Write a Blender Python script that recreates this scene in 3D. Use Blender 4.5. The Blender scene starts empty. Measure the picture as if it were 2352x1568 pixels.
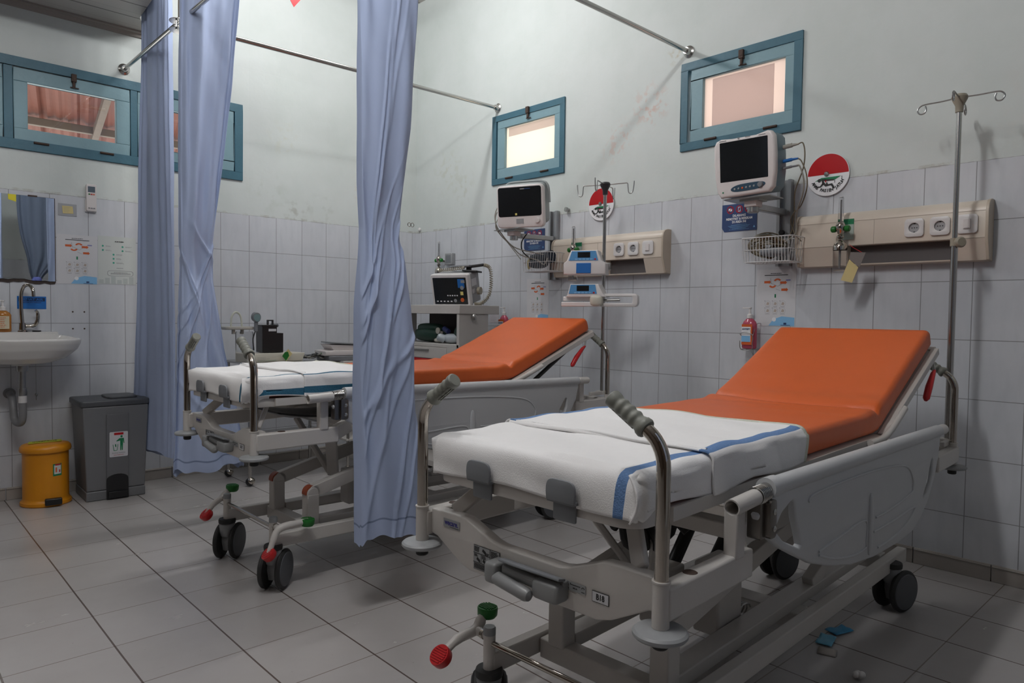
import bpy, bmesh, math, random
from mathutils import Vector, Matrix
random.seed(7)
SC = bpy.context.scene
COL = SC.collection
PI = math.pi
# ---------------------------------------------------------------- camera
cam_d = bpy.data.cameras.new('camera'); cam = bpy.data.objects.new('camera', cam_d); COL.objects.link(cam)
cam_d.sensor_width = 36.0; cam_d.lens = 1617.98 / 2352 * 36
cam_d.clip_start = 0.02; cam_d.clip_end = 100
yaw, pit, rol = map(math.radians, (46.59653, -2.14659, 0.73315))
fwd = Vector((math.cos(yaw)*math.cos(pit), math.sin(yaw)*math.cos(pit), math.sin(pit)))
rgt = Vector((math.sin(yaw), -math.cos(yaw), 0)); upv = rgt.cross(fwd)
r2 = rgt*math.cos(rol) + upv*math.sin(rol); u2 = -rgt*math.sin(rol) + upv*math.cos(rol)
M = Matrix((r2, u2, -fwd)).transposed().to_4x4(); M.translation = Vector((-3.453, -4.827, 1.082))
cam.matrix_world = M
SC.camera = cam
# ---------------------------------------------------------------- light and exposure
SC.view_settings.view_transform = 'Standard'; SC.view_settings.look = 'None'
SC.view_settings.gamma = 1; SC.view_settings.exposure = 0.0; SC.view_settings.use_curve_mapping = False
w = bpy.data.worlds.new('world'); SC.world = w; w.use_nodes = True
w.node_tree.nodes['Background'].inputs[0].default_value = (1.0, 0.97, 0.92, 1)
w.node_tree.nodes['Background'].inputs[1].default_value = 2.0
LIGHTS = [((-1.40, -1.25, 3.42), 0.0, 54), ((-3.00, -3.50, 3.42), 0.0, 88), ((-5.2, -2.6, 3.42), 0.0, 18)]  # third entry is an unseen fill added to brighten front faces
for lc, rz, pw in LIGHTS:                    # each hanging tube lamp: light leaves the tube all round
    for k in range(4):
        l = bpy.data.lights.new('tube_light', 'POINT'); l.energy = pw/4; l.color = (0.985, 0.99, 1.0); l.shadow_soft_size = 0.07
        o = bpy.data.objects.new('tube_light', l); COL.objects.link(o); o.location = (lc[0]-0.45+0.3*k, lc[1], lc[2]-0.10)
# ---------------------------------------------------------------- materials
def nodes(m):
    m.use_nodes = True; nt = m.node_tree
    return nt, nt.nodes['Principled BSDF']
MATS = {}
def mat(name, col, rough=0.5, metal=0.0, noise=0.0, nscale=20.0, bump=0.0, bscale=60.0, **kw):
    if name in MATS: return MATS[name]
    m = bpy.data.materials.new(name); nt, b = nodes(m); N = nt.nodes; L = nt.links
    b.inputs['Base Color'].default_value = (*col, 1); b.inputs['Roughness'].default_value = rough
    b.inputs['Metallic'].default_value = metal
    for k, v in kw.items(): b.inputs[k].default_value = v
    tc = N.new('ShaderNodeTexCoord')
    if noise > 0:
        n = N.new('ShaderNodeTexNoise'); n.inputs['Scale'].default_value = nscale; n.inputs['Detail'].default_value = 5
        L.new(tc.outputs['Object'], n.inputs['Vector'])
        mx = N.new('ShaderNodeMixRGB'); mx.inputs[1].default_value = (*[c*(1-noise) for c in col], 1)
        mx.inputs[2].default_value = (*[min(1, c*(1+noise)) for c in col], 1)
        L.new(n.outputs['Fac'], mx.inputs[0]); L.new(mx.outputs[0], b.inputs['Base Color'])
    if bump > 0:
        n2 = N.new('ShaderNodeTexNoise'); n2.inputs['Scale'].default_value = bscale; n2.inputs['Detail'].default_value = 4
        L.new(tc.outputs['Object'], n2.inputs['Vector'])
        bp = N.new('ShaderNodeBump'); bp.inputs['Strength'].default_value = bump; bp.inputs['Distance'].default_value = 0.01
        L.new(n2.outputs['Fac'], bp.inputs['Height']); L.new(bp.outputs['Normal'], b.inputs['Normal'])
    MATS[name] = m; return m
class G:                                    # tiny node helper
    def __init__(s, nt): s.nt = nt
    def m(s, op, a, b=None, c=None):
        n = s.nt.nodes.new('ShaderNodeMath'); n.operation = op
        for i, x in enumerate((a, b, c)):
            if x is None: continue
            if isinstance(x, (int, float)): n.inputs[i].default_value = x
            else: s.nt.links.new(x, n.inputs[i])
        return n.outputs[0]
    def mix(s, f, a, b):
        n = s.nt.nodes.new('ShaderNodeMixRGB')
        for i, x in enumerate((f, a, b)):
            if isinstance(x, (int, float)): n.inputs[i].default_value = x
            elif isinstance(x, tuple): n.inputs[i].default_value = (*x, 1)
            else: s.nt.links.new(x, n.inputs[i])
        return n.outputs[0]
    def noise(s, vec, scale, detail=4, rough=0.5):
        n = s.nt.nodes.new('ShaderNodeTexNoise'); n.inputs['Scale'].default_value = scale
        n.inputs['Detail'].default_value = detail; n.inputs['Roughness'].default_value = rough
        s.nt.links.new(vec, n.inputs['Vector']); return n.outputs['Fac']
    def scalev(s, vec, v):
        n = s.nt.nodes.new('ShaderNodeVectorMath'); n.operation = 'MULTIPLY'
        s.nt.links.new(vec, n.inputs[0]); n.inputs[1].default_value = v; return n.outputs[0]
    def dist(s, vec, p):
        n = s.nt.nodes.new('ShaderNodeVectorMath'); n.operation = 'DISTANCE'
        s.nt.links.new(vec, n.inputs[0]); n.inputs[1].default_value = p; return n.outputs['Value']
    def line(s, x, size, off, half, wob=None):       # 1 on grout lines x = off + k*size
        a = s.m('DIVIDE', s.m('SUBTRACT', x, off), size)
        if wob is not None: a = s.m('ADD', a, wob)
        f = s.m('ABSOLUTE', s.m('SUBTRACT', s.m('FRACT', s.m('ADD', a, 0.5)), 0.5))
        return s.m('LESS_THAN', f, half/size), s.m('FLOOR', a)
    def ramp(s, x, lo, hi):
        n = s.nt.nodes.new('ShaderNodeMapRange'); n.inputs[1].default_value = lo; n.inputs[2].default_value = hi
        s.nt.links.new(x, n.inputs[0]); return n.outputs[0]
def wall_mat(name, axis, off, size, stains):
    m = bpy.data.materials.new(name); nt, b = nodes(m); g = G(nt)
    geo = nt.nodes.new('ShaderNodeNewGeometry'); P = geo.outputs['Position']
    sp = nt.nodes.new('ShaderNodeSeparateXYZ'); nt.links.new(P, sp.inputs[0])
    H = sp.outputs[axis]; Z = sp.outputs[2]
    l1, i1 = g.line(H, size, off, 0.0016); l2, i2 = g.line(Z, 0.25, 0.0006, 0.0016)
    grout = g.m('MAXIMUM', l1, l2)
    tone = g.noise(P, 2.2, 5, 0.6); tone2 = g.noise(g.scalev(P, (9, 9, 2.0)), 3, 4)
    idn = g.m('FRACT', g.m('MULTIPLY', g.m('ADD', g.m('MULTIPLY', i1, 12.989), g.m('MULTIPLY', i2, 78.233)), 3.173))
    tile = g.mix(g.m('MULTIPLY_ADD', idn, 0.25, g.ramp(tone, 0.3, 0.75)), (0.53, 0.55, 0.585), (0.62, 0.635, 0.665))
    tile = g.mix(g.m('MULTIPLY', g.ramp(tone2, 0.45, 0.8), 0.35), tile, (0.44, 0.47, 0.50))
    tile = g.mix(g.m('MULTIPLY', grout, 0.75), tile, (0.13, 0.13, 0.13))
    paint = g.mix(g.ramp(tone, 0.35, 0.7), (0.57, 0.615, 0.59), (0.635, 0.67, 0.655))
    for (p, rad, colr, amt, sc_) in stains:
        d = g.m('MULTIPLY', g.ramp(g.dist(P, p), rad, rad*0.2), g.ramp(g.noise(P, sc_, 4, 0.5), 0.50, 0.62))
        paint = g.mix(g.m('MULTIPLY', d, amt), paint, colr)
    edge = g.m('ADD', 1.7506, g.m('MULTIPLY', g.m('SUBTRACT', g.noise(P, 14, 3), 0.5), 0.008))
    up = g.m('GREATER_THAN', Z, edge)
    dirt = g.m('MULTIPLY', g.m('LESS_THAN', g.m('ABSOLUTE', g.m('SUBTRACT', Z, 1.754)), 0.009), g.ramp(g.noise(P, 9, 5, 0.7), 0.5, 0.68))
    colr = g.mix(up, tile, paint); colr = g.mix(g.m('MULTIPLY', dirt, 0.55), colr, (0.30, 0.27, 0.20))
    nt.links.new(colr, b.inputs['Base Color'])
    nt.links.new(g.m('MULTIPLY_ADD', up, 0.25, 0.33), b.inputs['Roughness'])
    bp = nt.nodes.new('ShaderNodeBump'); bp.inputs['Strength'].default_value = 0.35; bp.inputs['Distance'].default_value = 0.004
    h = g.m('ADD', g.m('MULTIPLY', grout, -0.6), g.m('MULTIPLY', g.noise(P, 25, 4), g.m('MULTIPLY_ADD', up, 0.5, 0.15)))
    nt.links.new(h, bp.inputs['Height']); nt.links.new(bp.outputs['Normal'], b.inputs['Normal'])
    return m
def floor_mat():
    m = bpy.data.materials.new('floor_tiles'); nt, b = nodes(m); g = G(nt)
    geo = nt.nodes.new('ShaderNodeNewGeometry'); P = geo.outputs['Position']
    sp = nt.nodes.new('ShaderNodeSeparateXYZ'); nt.links.new(P, sp.inputs[0])
    ph = -0.009; c, s_ = math.cos(ph), math.sin(ph); X, Y = sp.outputs[0], sp.outputs[1]
    e1 = g.m('ADD', g.m('MULTIPLY', X, c), g.m('MULTIPLY', Y, s_)); e2 = g.m('ADD', g.m('MULTIPLY', X, s_), g.m('MULTIPLY', Y, -c))
    o1 = -3.1283*c - 1.1424*s_; o2 = -3.1283*s_ + 1.1424*c
    wob = g.m('MULTIPLY', g.m('SUBTRACT', g.noise(P, 1.6, 1), 0.5), 0.03)
    l1, i1 = g.line(e1, 0.298, o1, 0.0028, wob); l2, i2 = g.line(e2, 0.298, o2, 0.0019)
    tone = g.noise(P, 1.7, 5, 0.6)
    idn = g.m('FRACT', g.m('MULTIPLY', g.m('ADD', g.m('MULTIPLY', i1, 12.989), g.m('MULTIPLY', i2, 78.233)), 3.173))
    colr = g.mix(g.m('MULTIPLY_ADD', idn, 0.3, g.ramp(tone, 0.3, 0.8)), (0.37, 0.35, 0.34), (0.44, 0.42, 0.41))
    sm = g.ramp(g.noise(g.scalev(P, (1.0, 3.0, 1)), 2.6, 6, 0.7), 0.60, 0.78)
    colr = g.mix(g.m('MULTIPLY', sm, 0.16), colr, (0.22, 0.21, 0.20))
    colr = g.mix(g.m('MULTIPLY', l2, 0.78), colr, (0.16, 0.12, 0.10)); colr = g.mix(g.m('MULTIPLY', l1, 0.9), colr, (0.075, 0.05, 0.04))
    spk = g.m('GREATER_THAN', g.noise(P, 70, 2), 0.76); colr = g.mix(g.m('MULTIPLY', spk, 0.35), colr, (0.10, 0.07, 0.05))
    nt.links.new(colr, b.inputs['Base Color'])
    nt.links.new(g.m('MULTIPLY_ADD', sm, 0.06, 0.25), b.inputs['Roughness'])
    bp = nt.nodes.new('ShaderNodeBump'); bp.inputs['Strength'].default_value = 0.3; bp.inputs['Distance'].default_value = 0.003
    nt.links.new(g.m('ADD', g.m('MULTIPLY', g.m('MAXIMUM', l1, l2), -0.6), g.m('MULTIPLY', g.noise(P, 9, 3), 0.35)), bp.inputs['Height'])
    nt.links.new(bp.outputs['Normal'], b.inputs['Normal'])
    return m
def ceiling_mat():
    m = bpy.data.materials.new('ceiling_planks'); nt, b = nodes(m); g = G(nt)
    geo = nt.nodes.new('ShaderNodeNewGeometry'); P = geo.outputs['Position']
    sp = nt.nodes.new('ShaderNodeSeparateXYZ'); nt.links.new(P, sp.inputs[0])
    l1, i1 = g.line(sp.outputs[1], 0.20, -0.03, 0.006); l2, _ = g.line(sp.outputs[1], 0.20, -0.10, 0.0025)
    colr = g.mix(g.m('MULTIPLY', g.noise(P, 3, 4), 0.6), (0.50, 0.475, 0.45), (0.42, 0.40, 0.37))
    colr = g.mix(g.m('MULTIPLY', l1, 0.8), colr, (0.06, 0.05, 0.04)); colr = g.mix(g.m('MULTIPLY', l2, 0.35), colr, (0.15, 0.13, 0.12))
    nt.links.new(colr, b.inputs['Base Color']); b.inputs['Roughness'].default_value = 0.4
    return m
enamel = mat('cream enamel', (0.57, 0.545, 0.515), 0.34, noise=0.05, nscale=9, bump=0.02, bscale=200)
railp = mat('grey plastic rail', (0.50, 0.51, 0.52), 0.42, noise=0.03, nscale=12, bump=0.03, bscale=400)
discp = mat('bumper grey plastic', (0.30, 0.31, 0.315), 0.45, noise=0.15, nscale=40)
gripm = mat('olive grey rubber grip', (0.22, 0.225, 0.195), 0.5, noise=0.05, nscale=60, bump=0.04, bscale=300)
clipm = mat('slate grey plastic', (0.19, 0.20, 0.215), 0.5, noise=0.04, nscale=30)
leverm = mat('mid grey plastic', (0.24, 0.245, 0.245), 0.38, noise=0.05, nscale=20)
chrome = mat('chrome', (0.50, 0.46, 0.41), 0.05, 1.0, noise=0.05, nscale=30)
steel = mat('brushed steel', (0.42, 0.42, 0.41), 0.3, 1.0, noise=0.1, nscale=30)
darkst = mat('dark bracket steel', (0.20, 0.185, 0.17), 0.32, 1.0, noise=0.1, nscale=30)
black = mat('black plastic', (0.012, 0.012, 0.013), 0.35, noise=0.1, nscale=30)
rubber = mat('black rubber', (0.02, 0.02, 0.02), 0.6, noise=0.1, nscale=30)
wheelg = mat('wheel cover grey', (0.085, 0.09, 0.10), 0.42, noise=0.05, nscale=30)
forkg = mat('castor housing grey', (0.23, 0.235, 0.24), 0.4, noise=0.05, nscale=30)
orange = mat('orange vinyl', (0.64, 0.115, 0.018), 0.42, noise=0.07, nscale=5, bump=0.10, bscale=16)
orangecap = mat('rust orange cap', (0.30, 0.06, 0.02), 0.5, noise=0.1)
towelw = mat('white cotton', (0.86, 0.85, 0.845), 0.95, noise=0.02, nscale=40, bump=0.16, bscale=420)
stripeA = mat('blue towel stripe', (0.13, 0.24, 0.46), 0.95, noise=0.2, nscale=150, bump=0.4, bscale=260)
stripeB = mat('teal towel stripe', (0.03, 0.14, 0.23), 0.95, noise=0.2, nscale=150, bump=0.4, bscale=260)
hemm = mat('cream hem', (0.66, 0.67, 0.57), 0.95, bump=0.4, bscale=260)
redp = mat('red plastic', (0.50, 0.012, 0.015), 0.35, noise=0.05)
greenp = mat('green plastic', (0.015, 0.17, 0.025), 0.4, noise=0.05)
white = mat('white plastic', (0.72, 0.70, 0.69), 0.35, noise=0.02)
cream = mat('beige plastic', (0.66, 0.58, 0.49), 0.33, noise=0.03)
pinkw = mat('pinkish white plastic', (0.70, 0.655, 0.64), 0.35, noise=0.02)
bluegrey = mat('blue grey casing', (0.13, 0.21, 0.25), 0.4, noise=0.05)
screen = mat('dark screen', (0.012, 0.014, 0.016), 0.12)
navy = mat('navy blue print', (0.025, 0.055, 0.16), 0.45, noise=0.15, nscale=20)
navyd = mat('navy keypad', (0.03, 0.07, 0.11), 0.4)
blue = mat('bright blue print', (0.015, 0.15, 0.48), 0.4, noise=0.05)
bluek = mat('pump keypad blue', (0.10, 0.32, 0.62), 0.35)
lblue = mat('pale blue print', (0.22, 0.48, 0.75), 0.5)
paper = mat('white paper', (0.62, 0.62, 0.64), 0.6)
ink = mat('black ink', (0.015, 0.015, 0.015), 0.6)
greyink = mat('grey ink', (0.26, 0.26, 0.27), 0.6)
whitei = mat('white print', (0.80, 0.80, 0.82), 0.5)
redi = mat('red print', (0.45, 0.008, 0.012), 0.3)
greeni = mat('green print', (0.01, 0.20, 0.08), 0.4)
orangei = mat('orange print', (0.62, 0.11, 0.02), 0.5)
yellow = mat('yellow note paper', (0.72, 0.62, 0.20), 0.6)
paleyel = mat('pale yellow card', (0.62, 0.52, 0.24), 0.6, noise=0.08)
wood_d = mat('dark teal window paint', (0.045, 0.135, 0.185), 0.45, noise=0.12, nscale=12, bump=0.1, bscale=50)
wood_l = mat('light teal window paint', (0.20, 0.33, 0.375), 0.42, noise=0.08, nscale=10, bump=0.1, bscale=50)
ochre = mat('ochre plastic', (0.62, 0.24, 0.008), 0.35, noise=0.05)
bing = mat('bin grey plastic', (0.155, 0.158, 0.165), 0.45, noise=0.05, nscale=10)
bind = mat('bin lid grey plastic', (0.075, 0.08, 0.088), 0.4, noise=0.05, nscale=10)
porc = mat('white porcelain', (0.66, 0.65, 0.63), 0.15, noise=0.02)
basem = mat('baseboard tile', (0.36, 0.33, 0.30), 0.3, noise=0.1, nscale=8)
rust = mat('rusty iron', (0.06, 0.035, 0.025), 0.7, noise=0.4, nscale=80)
cablem = mat('grey brown cable', (0.17, 0.14, 0.09), 0.55)
cableg = mat('grey cable', (0.30, 0.29, 0.25), 0.5)
coilm = mat('beige coiled cable', (0.35, 0.32, 0.25), 0.5)
dgreen = mat('dark green rubber', (0.006, 0.035, 0.022), 0.5, noise=0.1)
trolm = mat('off white trolley paint', (0.50, 0.48, 0.455), 0.45, noise=0.04)
stain = mat('stainless steel', (0.50, 0.49, 0.47), 0.22, 1.0, noise=0.05)
curt = mat('pale blue curtain cloth', (0.40, 0.48, 0.68), 0.75, noise=0.03, nscale=6, bump=0.12, bscale=9)
curtd = mat('blue tie cloth', (0.14, 0.17, 0.48), 0.8)
hem2 = mat('curtain hem stitch', (0.20, 0.25, 0.40), 0.8)
mirror = mat('mirror glass', (0.70, 0.73, 0.74), 0.015, 1.0)
glass = mat('clear plastic', (0.85, 0.85, 0.85), 0.08, **{'Transmission Weight': 1.0, 'IOR': 1.25})
rednote = mat('pink soap liquid', (0.62, 0.10, 0.17), 0.15, **{'Transmission Weight': 0.35})
amber = mat('amber soap liquid', (0.60, 0.25, 0.05), 0.15, **{'Transmission Weight': 0.35})
roofm = mat('red corrugated roof sheet', (0.17, 0.052, 0.032), 0.6, noise=0.25, nscale=4)
lampm = bpy.data.materials.new('lit tube'); _nt, _b = nodes(lampm); _b.inputs['Emission Color'].default_value = (1, 0.98, 0.95, 1); _b.inputs['Emission Strength'].default_value = 6
# ---------------------------------------------------------------- mesh helpers
def basis(d):
    d = Vector(d).normalized(); a = Vector((0, 0, 1)) if abs(d.z) < 0.9 else Vector((1, 0, 0))
    x = d.cross(a).normalized(); return x, d.cross(x).normalized(), d
class MB:
    def __init__(s, m): s.v = []; s.f = []; s.mi = []; s.mats = [m]; s.cur = 0; s.X = Matrix.Identity(4)
    def mat(s, m):
        if m not in s.mats: s.mats.append(m)
        s.cur = s.mats.index(m); return s
    def add(s, vs, fs):
        o = len(s.v); s.v += [s.X @ Vector(p) for p in vs]
        for f in fs: s.f.append([o+i for i in f]); s.mi.append(s.cur)
        return s
    def box(s, c, d, rot=None):
        R = rot.to_3x3() if rot is not None else Matrix.Identity(3)
        vs = [Vector(c) + R @ Vector((x*d[0]/2, y*d[1]/2, z*d[2]/2)) for x in (-1, 1) for y in (-1, 1) for z in (-1, 1)]
        return s.add(vs, [(0, 1, 3, 2), (4, 6, 7, 5), (0, 4, 5, 1), (2, 3, 7, 6), (0, 2, 6, 4), (1, 5, 7, 3)])
    def bx(s, x0, x1, y0, y1, z0, z1): return s.box(((x0+x1)/2, (y0+y1)/2, (z0+z1)/2), (abs(x1-x0), abs(y1-y0), abs(z1-z0)))
    def beam(s, p0, p1, w, h, up=(0, 0, 1)):
        p0, p1 = Vector(p0), Vector(p1); d = (p1-p0); L = d.length; d.normalize()
        y = Vector(up).cross(d).normalized(); z = d.cross(y)
        R = Matrix((d, y, z)).transposed(); return s.box((p0+p1)/2, (L, w, h), R)
    def cyl(s, p0, p1, r0, r1=None, n=18, caps=True):
        r1 = r0 if r1 is None else r1; p0, p1 = Vector(p0), Vector(p1); x, y, _ = basis(p1-p0); vs = []
        for p, r in ((p0, r0), (p1, r1)):
            vs += [p + (x*math.cos(2*PI*i/n) + y*math.sin(2*PI*i/n))*r for i in range(n)]
        fs = [(i, (i+1) % n, n+(i+1) % n, n+i) for i in range(n)]
        if caps: fs += [tuple(range(n))[::-1], tuple(range(n, 2*n))]
        return s.add(vs, fs)
    def lathe(s, prof, o=(0, 0, 0), ax=(0, 0, 1), n=28, sq=(1, 1), caps=True):
        o = Vector(o); x, y, z = basis(ax); vs = []; m = len(prof)
        for r, h in prof: vs += [o + z*h + x*(r*math.cos(2*PI*i/n)*sq[0]) + y*(r*math.sin(2*PI*i/n)*sq[1]) for i in range(n)]
        fs = [(j*n+i, j*n+(i+1) % n, (j+1)*n+(i+1) % n, (j+1)*n+i) for j in range(m-1) for i in range(n)]
        if caps and prof[0][0] > 1e-6: fs.append(tuple(range(n))[::-1])
        if caps and prof[-1][0] > 1e-6: fs.append(tuple(range((m-1)*n, m*n)))
        return s.add(vs, fs)
    def tube(s, path, r, n=8, closed=False, caps=True):
        P = [Vector(p) for p in path]; m = len(P); rs = r if isinstance(r, (list, tuple)) else [r]*m
        T = []
        for i in range(m):
            a = P[i-1] if (i > 0 or closed) else P[i]; b = P[(i+1) % m] if (i < m-1 or closed) else P[i]
            T.append((b-a).normalized())
        x, y, _ = basis(T[0]); vs = []
        for i in range(m):
            x = (x - T[i]*x.dot(T[i])).normalized(); y = T[i].cross(x)
            vs += [P[i] + (x*math.cos(2*PI*k/n) + y*math.sin(2*PI*k/n))*rs[i] for k in range(n)]
        mm = m if closed else m-1
        fs = [(j*n+k, j*n+(k+1) % n, ((j+1) % m)*n+(k+1) % n, ((j+1) % m)*n+k) for j in range(mm) for k in range(n)]
        if not closed and caps: fs += [tuple(range(n))[::-1], tuple(range((m-1)*n, m*n))]
        return s.add(vs, fs)
    def ell(s, c, r, n=18, m=12, e=1.0, rot=None):
        R = rot.to_3x3() if rot is not None else Matrix.Identity(3); vs = []
        sg = lambda v, p: math.copysign(abs(v)**p, v)
        for j in range(m+1):
            ph = -PI/2 + PI*j/m
            for i in range(n):
                th = 2*PI*i/n
                vs.append(Vector(c) + R @ Vector((r[0]*sg(math.cos(ph), e)*sg(math.cos(th), e), r[1]*sg(math.cos(ph), e)*sg(math.sin(th), e), r[2]*sg(math.sin(ph), e))))
        fs = [(j*n+i, j*n+(i+1) % n, (j+1)*n+(i+1) % n, (j+1)*n+i) for j in range(m) for i in range(n)]
        return s.add(vs, fs)
    def grid(s, fn, nu, nv, cu=False, matfn=None):
        o = len(s.v); uu = nu if cu else nu+1
        for j in range(nv+1):
            for i in range(uu): s.v.append(s.X @ Vector(fn(i/nu, j/nv)))
        for j in range(nv):
            for i in range(nu):
                a, b = i, (i+1) % uu if cu else i+1
                s.f.append([o+j*uu+a, o+j*uu+b, o+(j+1)*uu+b, o+(j+1)*uu+a])
                if matfn:
                    mm = matfn((i+.5)/nu, (j+.5)/nv)
                    if mm not in s.mats: s.mats.append(mm)
                    s.mi.append(s.mats.index(mm))
                else: s.mi.append(s.cur)
        return s
    def mesh_data(s, me, X):
        o = len(s.v); s.v += [s.X @ (X @ v.co) for v in me.vertices]
        for p in me.polygons: s.f.append([o+i for i in p.vertices]); s.mi.append(s.cur)
        return s
    def plate(s, pts, O, R, U, t, holes=(), bev=0.0, res=1):   # outline in the plane O + a*R + b*U, thickness t along R x U
        c = bpy.data.curves.new('tmp', 'CURVE'); c.dimensions = '2D'; c.fill_mode = 'BOTH'
        for ring in [pts]+list(holes):
            sp = c.splines.new('POLY'); sp.points.add(len(ring)-1); sp.use_cyclic_u = True
            for q, (a, b) in zip(sp.points, ring): q.co = (a, b, 0, 1)
        c.extrude = max(t/2-bev, 0.00001); c.bevel_depth = bev; c.bevel_resolution = res
        if bev: c.offset = -bev
        ob = bpy.data.objects.new('tmp', c); me = ob.to_mesh()
        R = Vector(R).normalized(); U = Vector(U).normalized(); N = R.cross(U)
        X = Matrix((R, U, N)).transposed().to_4x4(); X.translation = Vector(O)
        s.mesh_data(me, X); ob.to_mesh_clear(); bpy.data.objects.remove(ob); bpy.data.curves.remove(c); return s
    def text(s, body, O, R, U, size, ax='CENTER', t=0.0003, sx=1.0, bold=0.0):
        c = bpy.data.curves.new('tmp', 'FONT'); c.body = body; c.size = size; c.align_x = ax; c.align_y = 'CENTER'; c.extrude = t; c.offset = bold
        c.resolution_u = 3
        ob = bpy.data.objects.new('tmp', c); me = ob.to_mesh()
        R = Vector(R).normalized(); U = Vector(U).normalized(); N = R.cross(U)
        X = Matrix((R*sx, U, N)).transposed().to_4x4(); X.translation = Vector(O)
        s.mesh_data(me, X); ob.to_mesh_clear(); bpy.data.objects.remove(ob); bpy.data.curves.remove(c); return s
    def build(s, name, parent=None, smooth=35, bevel=0.0, seg=2, solid=0.0, sub=0):
        me = bpy.data.meshes.new(name); me.from_pydata([tuple(v) for v in s.v], [], s.f)
        for m in s.mats: me.materials.append(m)
        me.polygons.foreach_set('material_index', s.mi)
        bm = bmesh.new(); bm.from_mesh(me); bmesh.ops.remove_doubles(bm, verts=bm.verts, dist=1e-6)
        bmesh.ops.recalc_face_normals(bm, faces=bm.faces); bm.to_mesh(me); bm.free()
        if smooth:
            me.polygons.foreach_set('use_smooth', [True]*len(me.polygons)); me.set_sharp_from_angle(angle=math.radians(smooth))
        o = bpy.data.objects.new(name, me); COL.objects.link(o)
        if parent is not None: o.parent = parent
        if solid:
            q = o.modifiers.new('solid', 'SOLIDIFY'); q.thickness = solid; q.offset = 0
        if bevel:
            q = o.modifiers.new('bevel', 'BEVEL'); q.width = bevel; q.segments = seg; q.limit_method = 'ANGLE'; q.angle_limit = math.radians(40)
            q.use_clamp_overlap = True
        if sub:
            q = o.modifiers.new('sub', 'SUBSURF'); q.levels = sub; q.render_levels = sub
        return o
def tag(o, label, cat, group=None):
    o['label'] = label; o['category'] = cat
    if group: o['group'] = group
    return o
def struct(o): o['kind'] = 'structure'; return o
def thing(name, label, cat, loc=(0, 0, 0), rz=0.0, group=None):
    o = bpy.data.objects.new(name, None); COL.objects.link(o); o.location = loc; o.rotation_euler = (0, 0, rz); o.empty_display_size = 0.1
    return tag(o, label, cat, group)
def arc(c, r, a0, a1, n, ex, ey):
    c = Vector(c); ex = Vector(ex); ey = Vector(ey)
    return [c + ex*(r*math.cos(a0+(a1-a0)*i/n)) + ey*(r*math.sin(a0+(a1-a0)*i/n)) for i in range(n+1)]
def smooth_path(P, k=6):
    P = [Vector(p) for p in P]; out = []
    Q = [P[0]]+P+[P[-1]]
    for i in range(1, len(Q)-2):
        a, b, c, d = Q[i-1], Q[i], Q[i+1], Q[i+2]
        for j in range(k):
            t = j/k; out.append(0.5*((2*b)+(c-a)*t+(2*a-5*b+4*c-d)*t*t+(-a+3*b-3*c+d)*t**3))
    out.append(P[-1]); return out
def rr(x0, x1, y0, y1, r, n=4):       # rounded rectangle outline
    out = []
    for cx, cy, a in ((x1-r, y1-r, 0), (x0+r, y1-r, PI/2), (x0+r, y0+r, PI), (x1-r, y0+r, 1.5*PI)):
        out += [(cx+r*math.cos(a+PI/2*i/n), cy+r*math.sin(a+PI/2*i/n)) for i in range(n+1)]
    return out
def circ(cx, cy, r, n=24, ry=None):
    ry = ry or r; return [(cx+r*math.cos(2*PI*i/n), cy+ry*math.sin(2*PI*i/n)) for i in range(n)]
def interp(tab, z):
    if z <= tab[0][0]: return tab[0][1]
    for (a, va), (b, vb) in zip(tab, tab[1:]):
        if z <= b:
            t = (z-a)/(b-a); t = t*t*(3-2*t) if False else t
            return va+(vb-va)*t
    return tab[-1][1]
# ---------------------------------------------------------------- room shell
CH = 3.62; SOF = 2.80; XL = -6.2; YN = -6.8
RWX = Matrix(((0, -1, 0, 0), (-1, 0, 0, 0), (0, 0, 1, 0), (0, 0, 0, 1)))      # (a, n, z) of the right wall -> world
LWX = Matrix(((1, 0, 0, 0), (0, -1, 0, 0), (0, 0, 1, 0), (0, 0, 0, 1)))       # (a, n, z) of the left wall -> world
def wall_cells(mb, a0, a1, z0, z1, holes, T=0.14):
    A = sorted({a0, a1, *[h[0] for h in holes], *[h[1] for h in holes]}); Zs = sorted({z0, z1, *[h[2] for h in holes], *[h[3] for h in holes]})
    for i in range(len(A)-1):
        for j in range(len(Zs)-1):
            ca, cz = (A[i]+A[i+1])/2, (Zs[j]+Zs[j+1])/2
            if any(h[0] < ca < h[1] and h[2] < cz < h[3] for h in holes): continue
            mb.bx(A[i], A[i+1], -T, 0, Zs[j], Zs[j+1])
WR_HOLES = [(0.975, 1.64, 2.04, 2.50), (2.57, 3.22, 2.035, 2.48)]
WL_HOLES = [(-3.44, -1.48, 2.005, 2.47)]
wr = wall_mat('wall_right_tile_and_paint', 1, -2.2330, 0.1959, [
    ((0, -2.33, 2.32), 0.16, (0.62, 0.42, 0.36), 0.75, 22), ((0, -2.12, 2.17), 0.13, (0.62, 0.45, 0.40), 0.6, 26), ((0, -2.05, 2.10), 0.10, (0.60, 0.47, 0.42), 0.5, 26),
    ((0, -0.42, 2.20), 0.22, (0.52, 0.54, 0.46), 0.6, 18), ((0, -0.62, 2.05), 0.16, (0.50, 0.52, 0.45), 0.6, 20), ((0, -4.3, 1.95), 0.3, (0.62, 0.60, 0.56), 0.5, 14), ((0, -2.5, 2.57), 0.07, (0.50, 0.46, 0.36), 0.8, 30)])
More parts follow.
